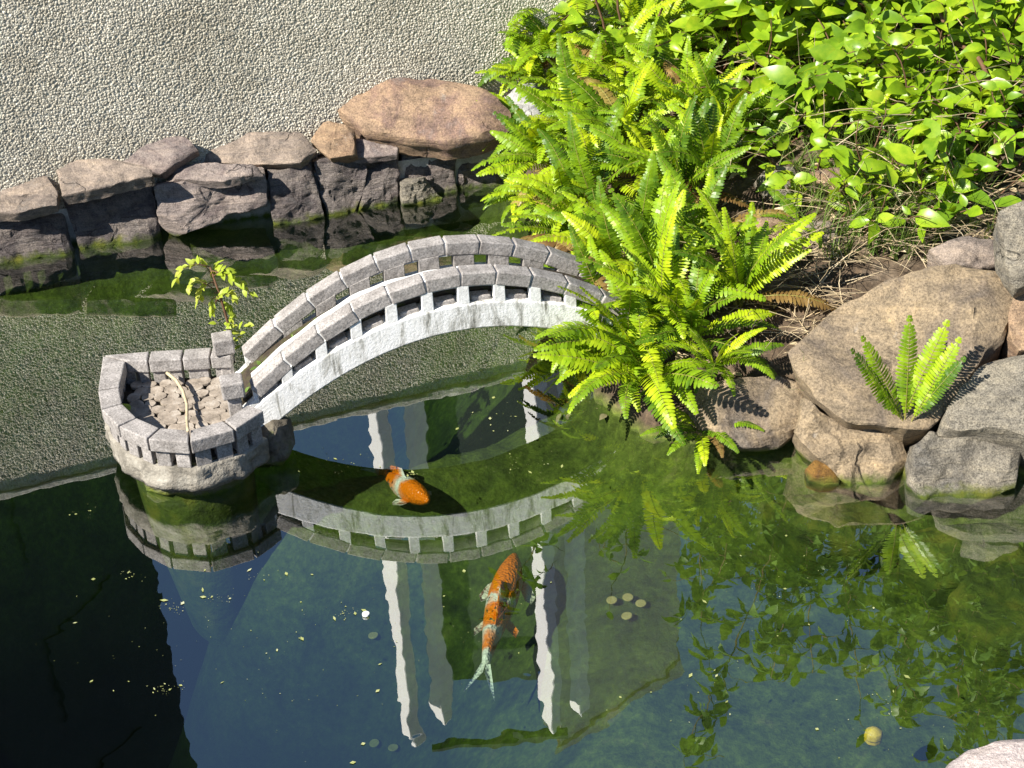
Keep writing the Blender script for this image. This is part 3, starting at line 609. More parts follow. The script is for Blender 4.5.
def fern(px, py, size, nf, label, lean=(0, 0), spread=(0, 360), lift=0.0, pos=None, choose=None, seed=0):
    p = pos or onground(px, py); p = p+Z*lift
    t_ = thing('fern', label, 'fern', p, 'bright green sword ferns along the pond bank'); r = random.Random(int(px*13+py*7+seed)); azs = (146, 128, 160, 95, 48, 30, 62) if px == 905 else None
    nf = int(nf*1.55) if nf > 7 else nf; size *= 1.14 if py < 330 and nf > 8 else 1
    for i in range(nf):
        az = R_(azs[i]) if azs else R_(lerp(spread[0], spread[1], (i+r.uniform(.1, .9))/nf)); sz = size*r.uniform(.72, 1.12)
        o = bpy.data.objects.new('frond', FB[r.randrange(3)] if nf > 8 and r.random() < .03 else FR[choose[i % len(choose)] if choose else r.randrange(len(FR)-1)]); COL.objects.link(o); o.parent = t_
        o.location = (r.uniform(-.012, .012), r.uniform(-.012, .012), 0); o.scale = (sz, sz, sz)
        q = Matrix.Rotation(R_(lean[0]), 4, 'X') @ Matrix.Rotation(R_(lean[1]), 4, 'Y') @ Matrix.Rotation(az, 4, 'Z') @ Matrix.Rotation(R_(r.uniform(-14, 14)), 4, 'X')
        o.rotation_euler = q.to_euler()
    return t_
# azimuth: 0 = to the right (+x), 90 = away, 180 = to the left, 270 = towards the camera
ferns = [
 (905, 428, .24, 7, 'small fern of a few upright fronds rooted in the crack below the broad ochre slab', (15, 0), (20, 170), .01, [12]),
 (648, 398, 0.302, 15, 'large fern spreading over the bridge end down to the water', (8, -6), (60, 330), .03, None),
 (700, 448, 0.16, 8, 'low fern at the water line with fronds lying out over the wet rock', (10, 0), (150, 380), .03, [4, 6, 4, 1]),
 (738, 318, 0.26, 12, 'fern behind the rounded grey brown rock with one frond pointing at the ochre slab', (12, 6), (-20, 200), .03, [0, 3, 5, 0, 7]),
 (690, 352, 0.252, 12, 'fern between the large water side fern and the sandy brown stone', (14, 0), (0, 360), .03, None),
 (612, 335, 0.252, 11, 'fern whose fronds lean across the far bridge coping', (14, -8), (70, 300), .04, None),
 (628, 372, 0.302, 12, 'fern wrapping the far end of the bridge with fronds laid over its white arch', (14, -12), (60, 300), .06, None),
 (668, 345, 0.277, 12, 'fern beside the far bridge end with tall fronds standing over the coping', (14, -4), (20, 300), .06, [0, 3, 1, 5, 7]),
 (622, 300, 0.252, 11, 'fern dropping fronds onto the last coping block of the far balustrade', (16, -14), (80, 300), .08, None),
 (530, 160, 0.185, 9, 'fern low against the dark gap beneath the white rock', (16, -18), (110, 320), .10, None),
 (575, 240, 0.235, 10, 'fern beyond the bridge top leaning out over the back channel', (16, -16), (100, 320), .07, None),
 (720, 160, 0.235, 10, 'fern standing between the little pale stone and the round grey stone', (14, 4), (0, 340), .06, [0, 3, 5, 7]),
 (655, 60, 0.252, 10, 'fern of tall fronds at the upper edge beside bare stems', (16, 0), (0, 360), .16, None),
 (545, 30, 0.218, 9, 'fern with fronds bent out against the upper pebble-dash wall', (12, -16), (120, 300), .24, [4, 1, 6, 2]),
 (590, 50, .27, 11, 'fern crowded between the wall and its topmost neighbour', (14, -14), (90, 320), .24, None),
 (572, 70, .27, 11, 'fern with several long fronds bent towards the ochre boulder along the wall', (14, -20), (110, 300), .24, [4, 1, 6, 2, 0]),
 (610, 8, .28, 11, 'fern cut by the top edge beside the wall', (16, -8), (60, 330), .26, None),
 (560, 118, .25, 10, 'fern between the white rock and the dense fern mass', (14, -16), (100, 320), .2, None),
 (600, 235, .26, 10, 'fern right behind the back balustrade of the bridge', (16, -8), (60, 330), .08, None),
 (680, 225, .27, 10, 'fern with upright fronds amid the bank between taller ferns', (14, 0), (0, 360), .07, [0, 3, 5, 7, 10, 11]),
 (604, 352, .25, 10, 'fern with fronds lying across the right hand end of the white arch', (14, -14), (80, 320), .08, None),
 (662, 318, .27, 10, 'fern standing just behind the large water side fern', (14, 0), (0, 360), .06, [0, 3, 5, 7, 10, 11, 2]),
 (712, 392, .20, 9, 'fern in front of the rounded grey brown rock at the water', (10, 0), (120, 390), .05, None),
 (620, 120, .28, 10, 'fern behind the little pale stone towards the wall', (16, -4), (0, 360), .16, None),
 (625, 178, .28, 10, 'fern in the heart of the mass between wall and bridge', (16, -4), (0, 360), .1, None),
 (578, 175, .26, 10, 'fern above the dark channel between its hanging neighbours', (16, -14), (90, 330), .12, None),
 (556, 96, 0.252, 8, 'fern trailing thin fronds over the white rock', (10, -14), (130, 270), .24, [4, 1, 6, 2]),
 (530, 225, 0.168, 8, 'fern closest to the dark back channel, tips near the water', (14, -16), (110, 320), .08, [4, 1, 6, 2]),
 (585, 262, 0.235, 11, 'fern over the orange dead leaf beyond the bridge', (16, -14), (100, 330), .06, None),
 (640, 275, 0.252, 11, 'fern in the middle of the bank straight behind the bridge end', (16, 0), (0, 360), .05, None),
 (700, 268, 0.235, 10, 'fern left of the sandy brown stone', (14, 0), (10, 330), .04, None),
 (556, 200, 0.218, 11, 'fern hanging over the dark corner of water by the stone edging', (16, -18), (110, 330), .10, None),
 (606, 205, 0.244, 11, 'fern behind the one with the orange dead leaf', (18, -4), (60, 340), .08, None),
 (655, 210, 0.252, 11, 'fern in the thick of the bank below the tallest fronds', (18, 0), (0, 360), .07, None),
 (712, 208, 0.252, 10, 'fern left of the round grey stone with tall upright fronds', (14, 4), (20, 300), .05, [0, 3, 3, 5]),
 (550, 130, 0.21, 10, 'fern with tips hanging before the white rock', (16, -16), (100, 320), .14, None),
 (592, 150, 0.235, 11, 'fern behind the white rock tips, in half shade of its neighbours', (18, -8), (70, 330), .12, None),
 (640, 150, 0.252, 11, 'fern halfway up the bank in the middle of the fern mass', (18, 0), (0, 360), .10, None),
 (690, 150, 0.252, 11, 'fern below the little pale stone', (16, 0), (0, 360), .08, None),
 (545, 78, 0.218, 11, 'fern reaching long fronds across the pebble-dash wall above the ochre boulder', (12, -16), (120, 300), .20, [4, 1, 6, 2]),
 (592, 90, 0.235, 11, 'fern close to the wall behind the one reaching across it', (18, -6), (70, 330), .17, None),
 (640, 92, 0.252, 11, 'fern near the wall top of the bank, beside the vine', (18, 0), (0, 360), .15, None),
 (686, 92, 0.218, 10, 'fern touching the first vine leaves under the dark stems', (16, 0), (0, 360), .12, None),
 (570, 32, 0.235, 12, 'topmost fern against the pebble-dash wall', (14, -14), (110, 320), .22, None),
 (620, 28, 0.252, 11, 'fern at the top edge between the wall and the bare stems', (18, -4), (40, 340), .2, None),
 (672, 30, 0.218, 9, 'sparse fern in front of the bare brown stems', (16, 0), (0, 360), .15, None),
 (800, 240, 0.15, 6, 'small dark fern between the two brown stones', (10, 0), (100, 300), .03, [4, 6, 4]),
 (860, 150, 0.17, 6, 'little fern poking up through the vine near the flat tan stone', (14, 0), (20, 200), .04, [0, 3, 5]),
 (945, 215, 0.13, 6, 'pale little fern growing out of the straw above the ochre slab', (14, 0), (20, 200), .02, [0, 3, 5]),
]
for px, py, sz, nf, lab, lean, spr, lift, ch in ferns: fern(px, py, sz, nf, lab, lean, spr, lift, onz(905, 428, .12) if px == 905 else None, ch)

def stem_path(r, p, d, L, n, wander=.25, sag=.5):
    pts = [p.copy()]; d = d.normalized()
    for i in range(n):
        d = (d+Vector((r.gauss(0, wander), r.gauss(0, wander), r.gauss(0, wander*.7)-sag*(i/n)*.25))).normalized(); pts.append(pts[-1]+d*(L/n))
    return pts
def vine(p, label, nst=6, L=.35, leafL=.06, mat='vine', seed=0, updir=(0, -.25, 1), spread=.8, name='vine', cat='vine', group='broad leaved vines on the bank', step=1, woody='bark', dens=1.0):
    r = random.Random(seed*101+5); az = 0.0; t_ = thing(name, label, cat, p, group); sm = MB(); lm = MB()
    for s in range(nst):
        d = Vector(updir)+Vector((r.uniform(-1, 1), r.uniform(-1, 1), r.uniform(-.3, .3)))*spread
        l_ = L*r.uniform(.6, 1.2); n = max(4, int(l_/.035)); pts = stem_path(r, p+Vector((r.uniform(-.07, .07), r.uniform(-.06, .06), -.02)), d, l_, n, .22)
        sm.tube(pts, .0035 if L < .6 else .006, .0012, 5)
        for i in range(2, len(pts), step):
            tg = (pts[i]-pts[i-1]).normalized(); az = r.uniform(0, 6.28) if i % 2 else az+1.57
            base = Vector((math.cos(az), math.sin(az), .15))
            for s_ in (1, -1):
                if r.random() > dens: continue
                ld = (Vector((base.x*s_, base.y*s_, .12))+tg*.35+Vector((r.gauss(0, .25), r.gauss(0, .25), r.gauss(0, .25)))).normalized()
                up = Vector((r.gauss(-.3, .75), r.gauss(-.5, .65), 1)).normalized(); l2 = leafL*r.triangular(.3, 1.35, .75)
                add_leaf(lm, pts[i]+ld*.008, ld, up, l2, l2*r.uniform(.52, .68), r.uniform(.1, .6), r.uniform(.05, .75))
    sm.build('stem', M[woody], t_, True); lm.build('leaves', M[mat], t_, True); return t_
vines = [
 (915, 150, 'vine draped below the peach coloured rock', 5, .2, .05, 'vine'),
 (955, 160, 'vine twining between the peach coloured and the pinkish rock', 5, .2, .05, 'vine'),
 (1010, 165, 'vine hanging in front of the pinkish rock', 5, .2, .055, 'vine_b'),
 (760, 150, 'vine with drooping shoots by the little pale stone', 5, .24, .05, 'vine_b'),
 (738, 62, 'vine with large glossy leaves beside the bare brown stems', 7, .36, .075, 'vine'),
 (790, 40, 'vine climbing at the top edge right of the large glossy leaves', 7, .34, .062, 'vine'),
 (842, 35, 'vine with yellowish young leaves at the top edge', 7, .34, .06, 'vine'),
 (900, 30, 'vine in front of dry brown twigs at the top edge', 7, .34, .055, 'vine'),
 (960, 40, 'vine tangled with twigs above the peach coloured rock', 7, .34, .058, 'vine_b'),
 (1020, 45, 'vine with a white speck of petal near the top corner', 7, .34, .058, 'vine'),
 (770, 120, 'vine hanging over the round grey stone', 7, .30, .058, 'vine'),
 (822, 118, 'vine above the flat tan stone', 7, .30, .056, 'vine_b'),
 (878, 112, 'vine between the flat tan stone and the peach coloured rock', 7, .30, .054, 'vine'),
 (930, 108, 'vine spreading over the peach coloured rock', 6, .27, .055, 'vine'),
 (985, 118, 'vine in front of the pinkish rock with a red branch', 6, .28, .055, 'vine'),
 (1035, 130, 'vine over the dark grey rock', 6, .28, .06, 'vine_b'),
 (800, 182, 'thin vine creeping between round grey and flat tan stones', 4, .2, .045, 'vine'),
 (868, 190, 'low vine in grass below the flat tan stone', 5, .2, .048, 'vine'),
 (900, 215, 'young vine shoots rising from straw above the ochre slab', 4, .18, .05, 'vine'),
 (985, 195, 'vine runner with one large leaf by the dark grey rock', 3, .2, .065, 'vine_b'),
 (850, 222, 'bushy young plant with soft leaves beside the brown stone', 5, .15, .05, 'vine'),
 (720, 20, 'vine leaves mixed with bare stems at the top edge', 6, .3, .05, 'vine_b'),
]
for i, (px, py, lab, ns, L, lf, mt) in enumerate(vines):
    vine(onground(px, py), lab, ns+(8 if py < 130 else 4), L*(1.5 if py < 70 else 1.15), lf*1.25, mt, i+1, (.1, -.4, 1), .8, dens=.88 if py < 130 else .6)
# taller shrubs above the picture, seen mirrored in the pond
def sight(px, py, y):
    d = ray(px, py); k = y/d.y; return Vector((d.x*k, y, -d.z*k-HC))
def shrub(p, top, label, nst, leafL, seed, low=.86):
    r = random.Random(seed*77); t_ = thing('shrub', label, 'shrub', p, 'tall shrubs behind the vines'); sm = MB(); lm = MB(); W = .16+.05*(top-.8)
    for k in range(nst):
        tz = lerp(low+.15, top, r.random()**.6); tip = Vector((p.x+r.gauss(0, W), p.y+r.gauss(0, W*.6), tz)); n = 16; pts = []
        wob = Vector((r.uniform(-.05, .05), r.uniform(-.05, .05), 0))
        for i in range(n+1):
            u_ = i/n; pts.append(p+Vector((r.uniform(-.02, .02), 0, -.02))*(1-u_)+(tip-p)*u_+wob*math.sin(u_*5+k)*(.3+u_))
        sm.tube(pts, .0045, .002, 5)
        for i in range(3, n+1):
            if pts[i].z < low: continue
            for _ in range(2):
                a = r.uniform(0, 6.28); tw = stem_path(r, pts[i], Vector((math.cos(a), math.sin(a)*.7, r.uniform(-.2, .8))), r.uniform(.06, .20), 5, .25, .8); sm.tube(tw, .002, .001, 4)
                for q_ in tw[1:]:
                    for s_ in (1, -1):
                        if r.random() < .62: add_leaf(lm, q_, Vector((r.uniform(-1, 1), r.uniform(-1, 1), r.uniform(-.7, .4))), Vector((r.gauss(-.2, .4), r.gauss(-.2, .4), 1)), leafL*r.uniform(.5, 1.1), leafL*r.uniform(.25, .5), .25, .35)
    sm.build('stem', M['bark'], t_, True); lm.build('leaves', M['shrub'], t_, True)
for i, (px, py, y, ns, lf, lab) in enumerate(((715, 650, 4.95, 7, .085, 'leafy shrub mirrored as hanging tips beside the grey building'), (770, 590, 4.9, 7, .08, 'low broad shrub mirrored under the first blue sky gap'),
        (835, 740, 4.85, 9, .085, 'tall leafy shrub mirrored as the dark column between two sky gaps'), (905, 600, 4.85, 8, .08, 'shrub mirrored below the second blue sky gap'), (925, 768, 4.75, 13, .09, 'tall open shrub mirrored where the yellow fruit floats'),
        (985, 740, 4.5, 14, .085, 'dense shrub mirrored above the pale mauve rock'), (1040, 700, 4.4, 12, .085, 'shrub on the end of the bank above the dark grey rock'), (645, 700, 4.95, 3, .07, 'thin twiggy shrub mirrored across the grey building'))):
    q = sight(px, py, y); p0 = Vector((q.x, y, gz(q.x, y))); shrub(p0, q.z, lab, ns, lf, 40+i)

# bare stems behind the ferns
for i, (px, py, lab) in enumerate(((676, 60, 'bare brown stems between the ferns and the vine'), (715, 85, 'thin bare stems under the large glossy leaves'))):
    r = random.Random(80+i); p = onground(px, py); b = MB()
    for k in range(14): b.tube(stem_path(r, p+Vector((r.uniform(-.06, .06), r.uniform(-.04, .04), 0)), Vector((r.uniform(-.5, .5), -.2, 1)), r.uniform(.14, .3), 8, .2), .003, .0012, 4)
    tag(b.build('bare_shrub', M['bark'], None, True), lab, 'shrub')
# one reddish branch through the vine
r = random.Random(11); b = MB(); pa = onground(915, 75, .24); pb = onground(985, 130, .14)
pts = [pa.lerp(pb, i/9)+Vector((0, 0, .02*math.sin(i*1.1)+r.uniform(-.006, .006))) for i in range(10)]
b.tube(pts, .004, .007, 6); tag(b.build('branch', M['bark'], None, True), 'reddish bare branch lying across the vine leaves', 'branch')

# straw, grass, litter
def scatter(npx, region, fn, seed):
    r = random.Random(seed)
    for _ in range(npx):
        px, py = region(r); fn(r, onground(px, py))
b = MB()
def straw(r, p):
    d = Vector((r.uniform(-1, 1), r.uniform(-.9, .3), r.uniform(0, .35))); b.tube(stem_path(r, p+Z*r.uniform(.005, .04), d, r.uniform(.06, .26), 6, .12, .6), .0014, .0006, 3)
scatter(190, lambda r: (r.triangular(780, 1024, 930), r.uniform(175, 262)), straw, 21)
scatter(260, lambda r: (r.uniform(690, 1024), r.uniform(10, 200)), lambda r, p: straw(r, p+Z*r.uniform(0, .16)), 22)
scatter(150, lambda r: (r.uniform(690, 850), r.uniform(250, 350)), straw, 25)
kind(b.build('dry_straw', M['straw']), 'stuff')
b = MB()
def blade(r, p):
    for _ in range(r.randint(3, 7)):
        L = r.uniform(.07, .24); d = Vector((r.uniform(-.7, .7), r.uniform(-.8, .3), 1)).normalized(); q = p+Vector((r.uniform(-.012, .012), r.uniform(-.012, .012), 0)); sd = Vector((d.y, -d.x, .1)).normalized(); pts = []
        bend = Vector((r.uniform(-.6, .6), r.uniform(-.6, .2), -.5))
        for k in range(5): u_ = k/4; c = q+d*L*u_+bend*L*.5*u_*u_; wd = .0022*(1-u_)+.0002; pts += [c-sd*wd, c+sd*wd]
        b.add(pts, [(k*2, k*2+1, k*2+3, k*2+2) for k in range(4)])
scatter(230, lambda r: (r.triangular(750, 1010, 870), r.uniform(130, 262)), blade, 23)
scatter(110, lambda r: (r.uniform(700, 1024), r.uniform(0, 170)), blade, 24)
scatter(5, lambda r: (r.uniform(800, 850), r.uniform(378, 410)), blade, 26)
kind(b.build('grass', M['grass']), 'stuff')
b = MB()
def litter(r, p): add_leaf(b, p+Z*r.uniform(.004, .015), Vector((r.uniform(-1, 1), r.uniform(-1, 1), r.uniform(-.1, .3))), Vector((r.uniform(-.5, .5), r.uniform(-.5, .5), 1)), r.uniform(.015, .045), r.uniform(.008, .022), .3, .3)
scatter(330, lambda r: (r.uniform(660, 1024), r.uniform(-10, 265)), litter, 27)
scatter(160, lambda r: (r.uniform(560, 850), r.uniform(200, 420)), litter, 28)
kind(b.build('leaf_litter', M['straw']), 'stuff')
# orange dead leaf beyond the bridge
b = MB(); q = onz(572, 238, .22); add_leaf(b, q, Vector((1, -.3, .1)), Vector((-.2, -.5, 1)), .075, .03, .3, .2); add_leaf(b, q+Vector((.01, .005, 0)), Vector((.6, -.9, -.1)), Vector((0, -.5, 1)), .06, .026, .3, .2)
tag(b.build('dead_leaf', M['deadleaf'], None, True), 'curled orange dead leaf under fern fronds beyond the bridge', 'leaf')

# sapling on the platform
sp = onz(232, 352, .15)
sap = thing('sapling', 'spindly yellow green sapling rooted between platform and bridge', 'plant', sp); r = random.Random(4)
b = MB(); lm = MB(); top = sp+Vector((-.02, 0, .235)); pts = [sp+Z*-.03, sp+Vector((.003, 0, .07)), sp+Vector((-.006, 0, .15)), top]; b.tube(pts, .0045, .0024, 5)
for k, (dx, dz, L) in enumerate(((-.85, .35, .10), (.9, -.1, .11), (-.3, .8, .07), (.5, .5, .08), (-.9, -.2, .06), (.2, .9, .05), (-.6, .6, .07), (.75, .25, .06), (-.2, -.3, .06), (.3, -.2, .07), (.1, 1, .07))):
    q = stem_path(r, top-Z*(.01*k), Vector((dx, r.uniform(-.4, .4), dz)), L, 7, .12, 2.2); b.tube(q, .0016, .0008, 4)
    for i in range(2, 8):
        for s in (1, -1): add_leaf(lm, q[i], Vector((r.uniform(-.5, .5), s*.6, r.uniform(-.2, .5)))+(q[i]-q[i-1]).normalized()*.7, Vector((r.gauss(-.3, .3), r.gauss(-.5, .3), 1)), r.uniform(.015, .026), r.uniform(.009, .015), .2, .3)
for k in range(26):
    q = sp+Vector((r.uniform(-.035, .045), r.uniform(-.02, .02), r.uniform(-.01, .09))); add_leaf(lm, q, Vector((r.uniform(-1, 1), r.uniform(-1, .4), r.uniform(-.2, .5))), Vector((r.gauss(-.3, .3), r.gauss(-.5, .3), 1)), r.uniform(.014, .028), r.uniform(.009, .016), .2, .3)
b.build('stem', M['bark'], sap, True); lm.build('leaves', M['sapling'], sap, True)
# weeds in the deck gutter
b = MB()
for k in range(26):
    q = (lambda s_: bp(s_, r.uniform(.06, .15), ztop(s_)+.012))(r.uniform(-.52, -.28)); add_leaf(b, q, Vector((r.uniform(-1, 1), r.uniform(-1, .5), r.uniform(.2, 1))), Vector((r.gauss(-.3, .3), r.gauss(-.5, .3), 1)), r.uniform(.012, .024), r.uniform(.007, .012), .2, .3)
kind(b.build('moss_weeds', M['grass'], None, True), 'stuff')
# curved twig and one green leaf on the paving
b = MB(); tp_ = [(167, 373, .150), (176, 380, .150), (183, 391, .148), (187, 405, .142), (187, 420, .150), (188, 431, .188)]
pts = [onz(*q) for q in tp_]; pts = [pts[0].lerp(pts[1], .0)]+[pts[i].lerp(pts[i+1], f_) for i in range(5) for f_ in (.33, .66, 1)]
b.tube(pts, .0042, .0034, 7); tag(b.build('twig', M['twig'], None, True), 'pale curved twig lying across the disc paving of the platform', 'twig')
b = MB(); add_leaf(b, onz(122, 412, .13), Vector((.4, .9, .2)), Vector((.2, -.5, 1)), .034, .028, .3, .2)
tag(b.build('fallen_leaf', M['sapling'], None, True), 'round green leaf lying in the shaded corner of the platform', 'leaf')

# ------------------------------------------------------------------ koi
def koi(name, label, head, tail, z, bodyw, stops, seed, curve=.0, dive=.0):
    h = Vector((head.x, head.y, z)); tl = Vector((tail.x, tail.y, z-dive)); ax = (h-tl); L = ax.length; ax.normalize(); sd = Vector((ax.y, -ax.x, 0)).normalized(); upv = sd.cross(ax)
    n = 26; m_ = 14; vs = []; mb = MB(); r = random.Random(seed)
    def wprof(u_): return bodyw*.5*float(np.interp(u_, [0, .02, .06, .12, .2, .3, .42, .55, .68, .8], [.12, .28, .5, .74, .92, 1, .93, .70, .42, .24]))
    def spine(u_): return Vector((-L*u_, curve*L*math.sin(u_*3.0)*u_, 0))     # local x forward, y side
    for i in range(n):
        u_ = i/(n-1)*.80; c = spine(u_); wd = max(.0025, wprof(u_)); ht = wd*(1.12 if u_ < .6 else 1.5)
        for k in range(m_):
            a = 6.2832*k/m_; vs.append(c+Vector((0, wd*math.cos(a), ht*math.sin(a))))
    fs = [(i*m_+k, (i+1)*m_+k, (i+1)*m_+(k+1) % m_, i*m_+(k+1) % m_) for i in range(n-1) for k in range(m_)]+[tuple(range(m_)), tuple((n-1)*m_+k for k in range(m_-1, -1, -1))]
    mb.add(vs, fs)
    def fin(pts):                                                             # thin two sided wedge
        k = len(pts); mb.add([Vector(p)+Vector((0, 0, .0008)) for p in pts]+[Vector(p)-Vector((0, 0, .0008)) for p in pts], [tuple(range(k)), tuple(range(2*k-1, k-1, -1))]+[(i, (i+1) % k, k+(i+1) % k, k+i) for i in range(k)])
    c = spine(.78); e = spine(1.0); q = spine(.90)
    fin([c+Vector((0, .008, 0)), q+Vector((0, .024, .004)), e+Vector((0, .040, .008)), e+Vector((.028, .026, .006)), q+Vector((.02, .006, 0)), c])
    fin([c+Vector((0, -.008, 0)), q+Vector((0, -.018, -.004)), e+Vector((-.006, -.024, -.01)), e+Vector((.03, -.008, -.006)), q+Vector((.02, .002, 0)), c])
    for s in (1, -1):
        c = spine(.17); fin([c+Vector((0, s*bodyw*.42, -.012)), c+Vector((-.014, s*bodyw*.72, -.018)), c+Vector((-.045, s*bodyw*.92, -.022)), c+Vector((-.062, s*bodyw*.82, -.024)), c+Vector((-.06, s*bodyw*.62, -.018)), c+Vector((-.03, s*bodyw*.42, -.014))])
        c = spine(.45); fin([c+Vector((0, s*bodyw*.34, -.012)), c+Vector((-.03, s*bodyw*.72, -.02)), c+Vector((-.05, s*bodyw*.66, -.02)), c+Vector((-.03, s*bodyw*.32, -.014))])
    c = spine(.30); tp2 = [c+Vector((0, 0, bodyw*.5)), c+Vector((-.02, 0, bodyw*.5+.022)), c+Vector((-.09, 0, bodyw*.42+.016)), c+Vector((-.13, 0, bodyw*.36))]
    mb.add([q+Vector((0, .001, 0)) for q in tp2]+[q-Vector((0, .001, 0)) for q in tp2], [(0, 1, 2, 3), (7, 6, 5, 4), (0, 4, 5, 1), (1, 5, 6, 2), (2, 6, 7, 3)])
    m, t, p = newmat(name+'_skin'); tc = t.nodes.new('ShaderNodeTexCoord'); sx = t.nodes.new('ShaderNodeSeparateXYZ'); t.links.new(tc.outputs['Object'], sx.inputs[0])
    nn = noi(t, 26, 3, .6, 0, tc.outputs['Object']); f_ = math_(t, 'ADD', math_(t, 'MULTIPLY', sx.outputs[0], -1/L), math_(t, 'MULTIPLY', math_(t, 'SUBTRACT', nn, .5), .20))
    rp = ramp(t, f_, stops); rp.color_ramp.interpolation = 'EASE'
    bk = ramp(t, noi(t, 75, 2, .5, 0, tc.outputs['Object']), [(.60, (0,0,0)), (.66, (1,1,1))]); bz = ramp(t, f_, [(.36, (0,0,0)), (.40, (1,1,1)), (.6, (1,1,1)), (.66, (0,0,0))])
    t.links.new(mixc(t, math_(t, 'MULTIPLY', bk.outputs[0], bz.outputs[0]), rp.outputs[0], (.02, .02, .025)), p.inputs['Base Color']); p.inputs['Roughness'].default_value = .3
    fy = ramp(t, math_(t, 'ABSOLUTE', sx.outputs[1]), [(.0, (0,)*3), (1, (1,)*3)]); fy.color_ramp.elements[0].position = bodyw*.52; fy.color_ramp.elements[1].position = bodyw*.66
    col_ = p.inputs['Base Color'].links[0].from_socket; t.links.new(mixc(t, fy.outputs[0], col_, (.72, .66, .58)), p.inputs['Base Color'])
    vs_ = N(t, 'ShaderNodeTexVoronoi', feature='F1', Scale=150.0); t.links.new(tc.outputs['Object'], vs_.inputs['Vector']); bump(t, p, vs_.outputs['Distance'], .004, .8)
    o = mb.build(name, m, None, True); o.matrix_world = Matrix(((ax.x, -sd.x, upv.x, h.x), (ax.y, -sd.y, upv.y, h.y), (ax.z, -sd.z, upv.z, h.z), (0, 0, 0, 1)))
    return tag(o, label, 'fish')
OR = (.88, .20, .004); WH_ = (.78, .76, .72)
koi('koi_fish', 'orange and white koi with black flecks swimming in open water before the bridge', onz(515, 554, -.13), onz(484, 684, -.13), -.13, .069, [(0, OR), (.36, OR), (.40, WH_), (.46, OR), (.55, OR), (.60, WH_), (.70, OR), (.76, WH_), (1, (.7, .75, .7))], 1, .05, .03)
koi('koi_fish', 'orange koi half hidden beneath the bridge reflection', onz(428, 494, -.07), onz(366, 430, -.09), -.09, .056, [(0, OR), (.26, OR), (.32, WH_), (.42, OR), (.7, OR), (.8, WH_), (1, WH_)], 2, -.04, .10)

# ------------------------------------------------------------------ small things in the water
def disc(p, r, h, mat, name, label, cat, group=None, tilt=(0, 0)):
    b = MB(); n = 18; d = Vector((tilt[0], tilt[1], 1)).normalized(); a = d.cross(Vector((0, 1, 0))).normalized(); c = d.cross(a)
    b.prism([p+a*(r*math.cos(6.2832*k/n))+c*(r*math.sin(6.2832*k/n)) for k in range(n)][::-1], [p+d*h+a*(r*.96*math.cos(6.2832*k/n))+c*(r*.96*math.sin(6.2832*k/n)) for k in range(n)][::-1])
    b.f = [tuple(reversed(f_)) for f_ in b.f]
    return tag(b.build(name, mat, None, False, .001), label, cat, group)
for px, py, lab in ((612, 606, 'tan coin on the pond bed left in the group of three'), (628, 603, 'tan coin on the pond bed topmost in the group of three'), (641, 609, 'tan coin on the pond bed right in the group of three'), (627, 622, 'tan coin lying just below the group of three'), (374, 641, 'single brownish coin below the white floating pellet'), (375, 748, 'round coin of the pair near the picture foot, the darker one'), (394, 754, 'round coin of the pair near the picture foot, the redder one')):
    q = onground(px, py, .014); disc(q, .0125, .003, M['coin'], 'coin', lab, 'coin', None, (random.uniform(-.1, .1), random.uniform(-.1, .1)))
disc(onz(366, 615, .001), .008, .005, M['float'], 'pellet', 'white round pellet floating on the open water', 'pellet')
bs = MB(); q = onz(874, 732, -.02); 
for k in range(7):
    pass
o = rock('fruit', [q+Vector((.018*math.cos(a*.7854), .016*math.sin(a*.7854), 0)) for a in range(8)], Z, .022, M['fruit'], None, .010, .01, .001, 5, n=24, cut=0, sharp=85)
tag(o, 'yellow fruit floating near the pale mauve rock', 'fruit')
b = MB(); r = random.Random(31)
def chip(px, py, s): 
    p = onz(px, py, .0015); a = r.uniform(0, 6.28); d = Vector((math.cos(a), math.sin(a), 0)); e = Vector((-d.y, d.x, 0)); l_ = s*r.uniform(.6, 1.6); w_ = s*r.uniform(.3, .8); b.add([p-d*l_, p+e*w_, p+d*l_, p-e*w_], [(0, 3, 2, 1)])
for cx, cy, n_, sx_, sy_ in ((173, 606, 16, 12, 6), (168, 688, 16, 14, 5), (215, 598, 14, 18, 5), (132, 575, 8, 12, 4), (345, 612, 12, 14, 6), (268, 575, 10, 25, 6), (80, 510, 7, 14, 8), (520, 465, 18, 30, 8), (490, 418, 14, 26, 18), (410, 475, 12, 14, 5), (300, 660, 34, 110, 70), (450, 640, 16, 90, 60), (760, 600, 26, 90, 60), (890, 715, 20, 50, 30), (330, 460, 16, 40, 10), (700, 700, 12, 80, 40), (120, 640, 8, 70, 80)):
    for _ in range(n_*2): chip(r.gauss(cx, sx_*.65), r.gauss(cy, sy_*.65), min(.006, .0006*r.paretovariate(1.3)))
M['fleck'] = simplemat('algae_fleck', [(.12, .15, .03), (.32, .34, .12), (.5, .5, .34)], 25, .9, 0)
kind(b.build('floating_flecks', M['fleck']), 'stuff')

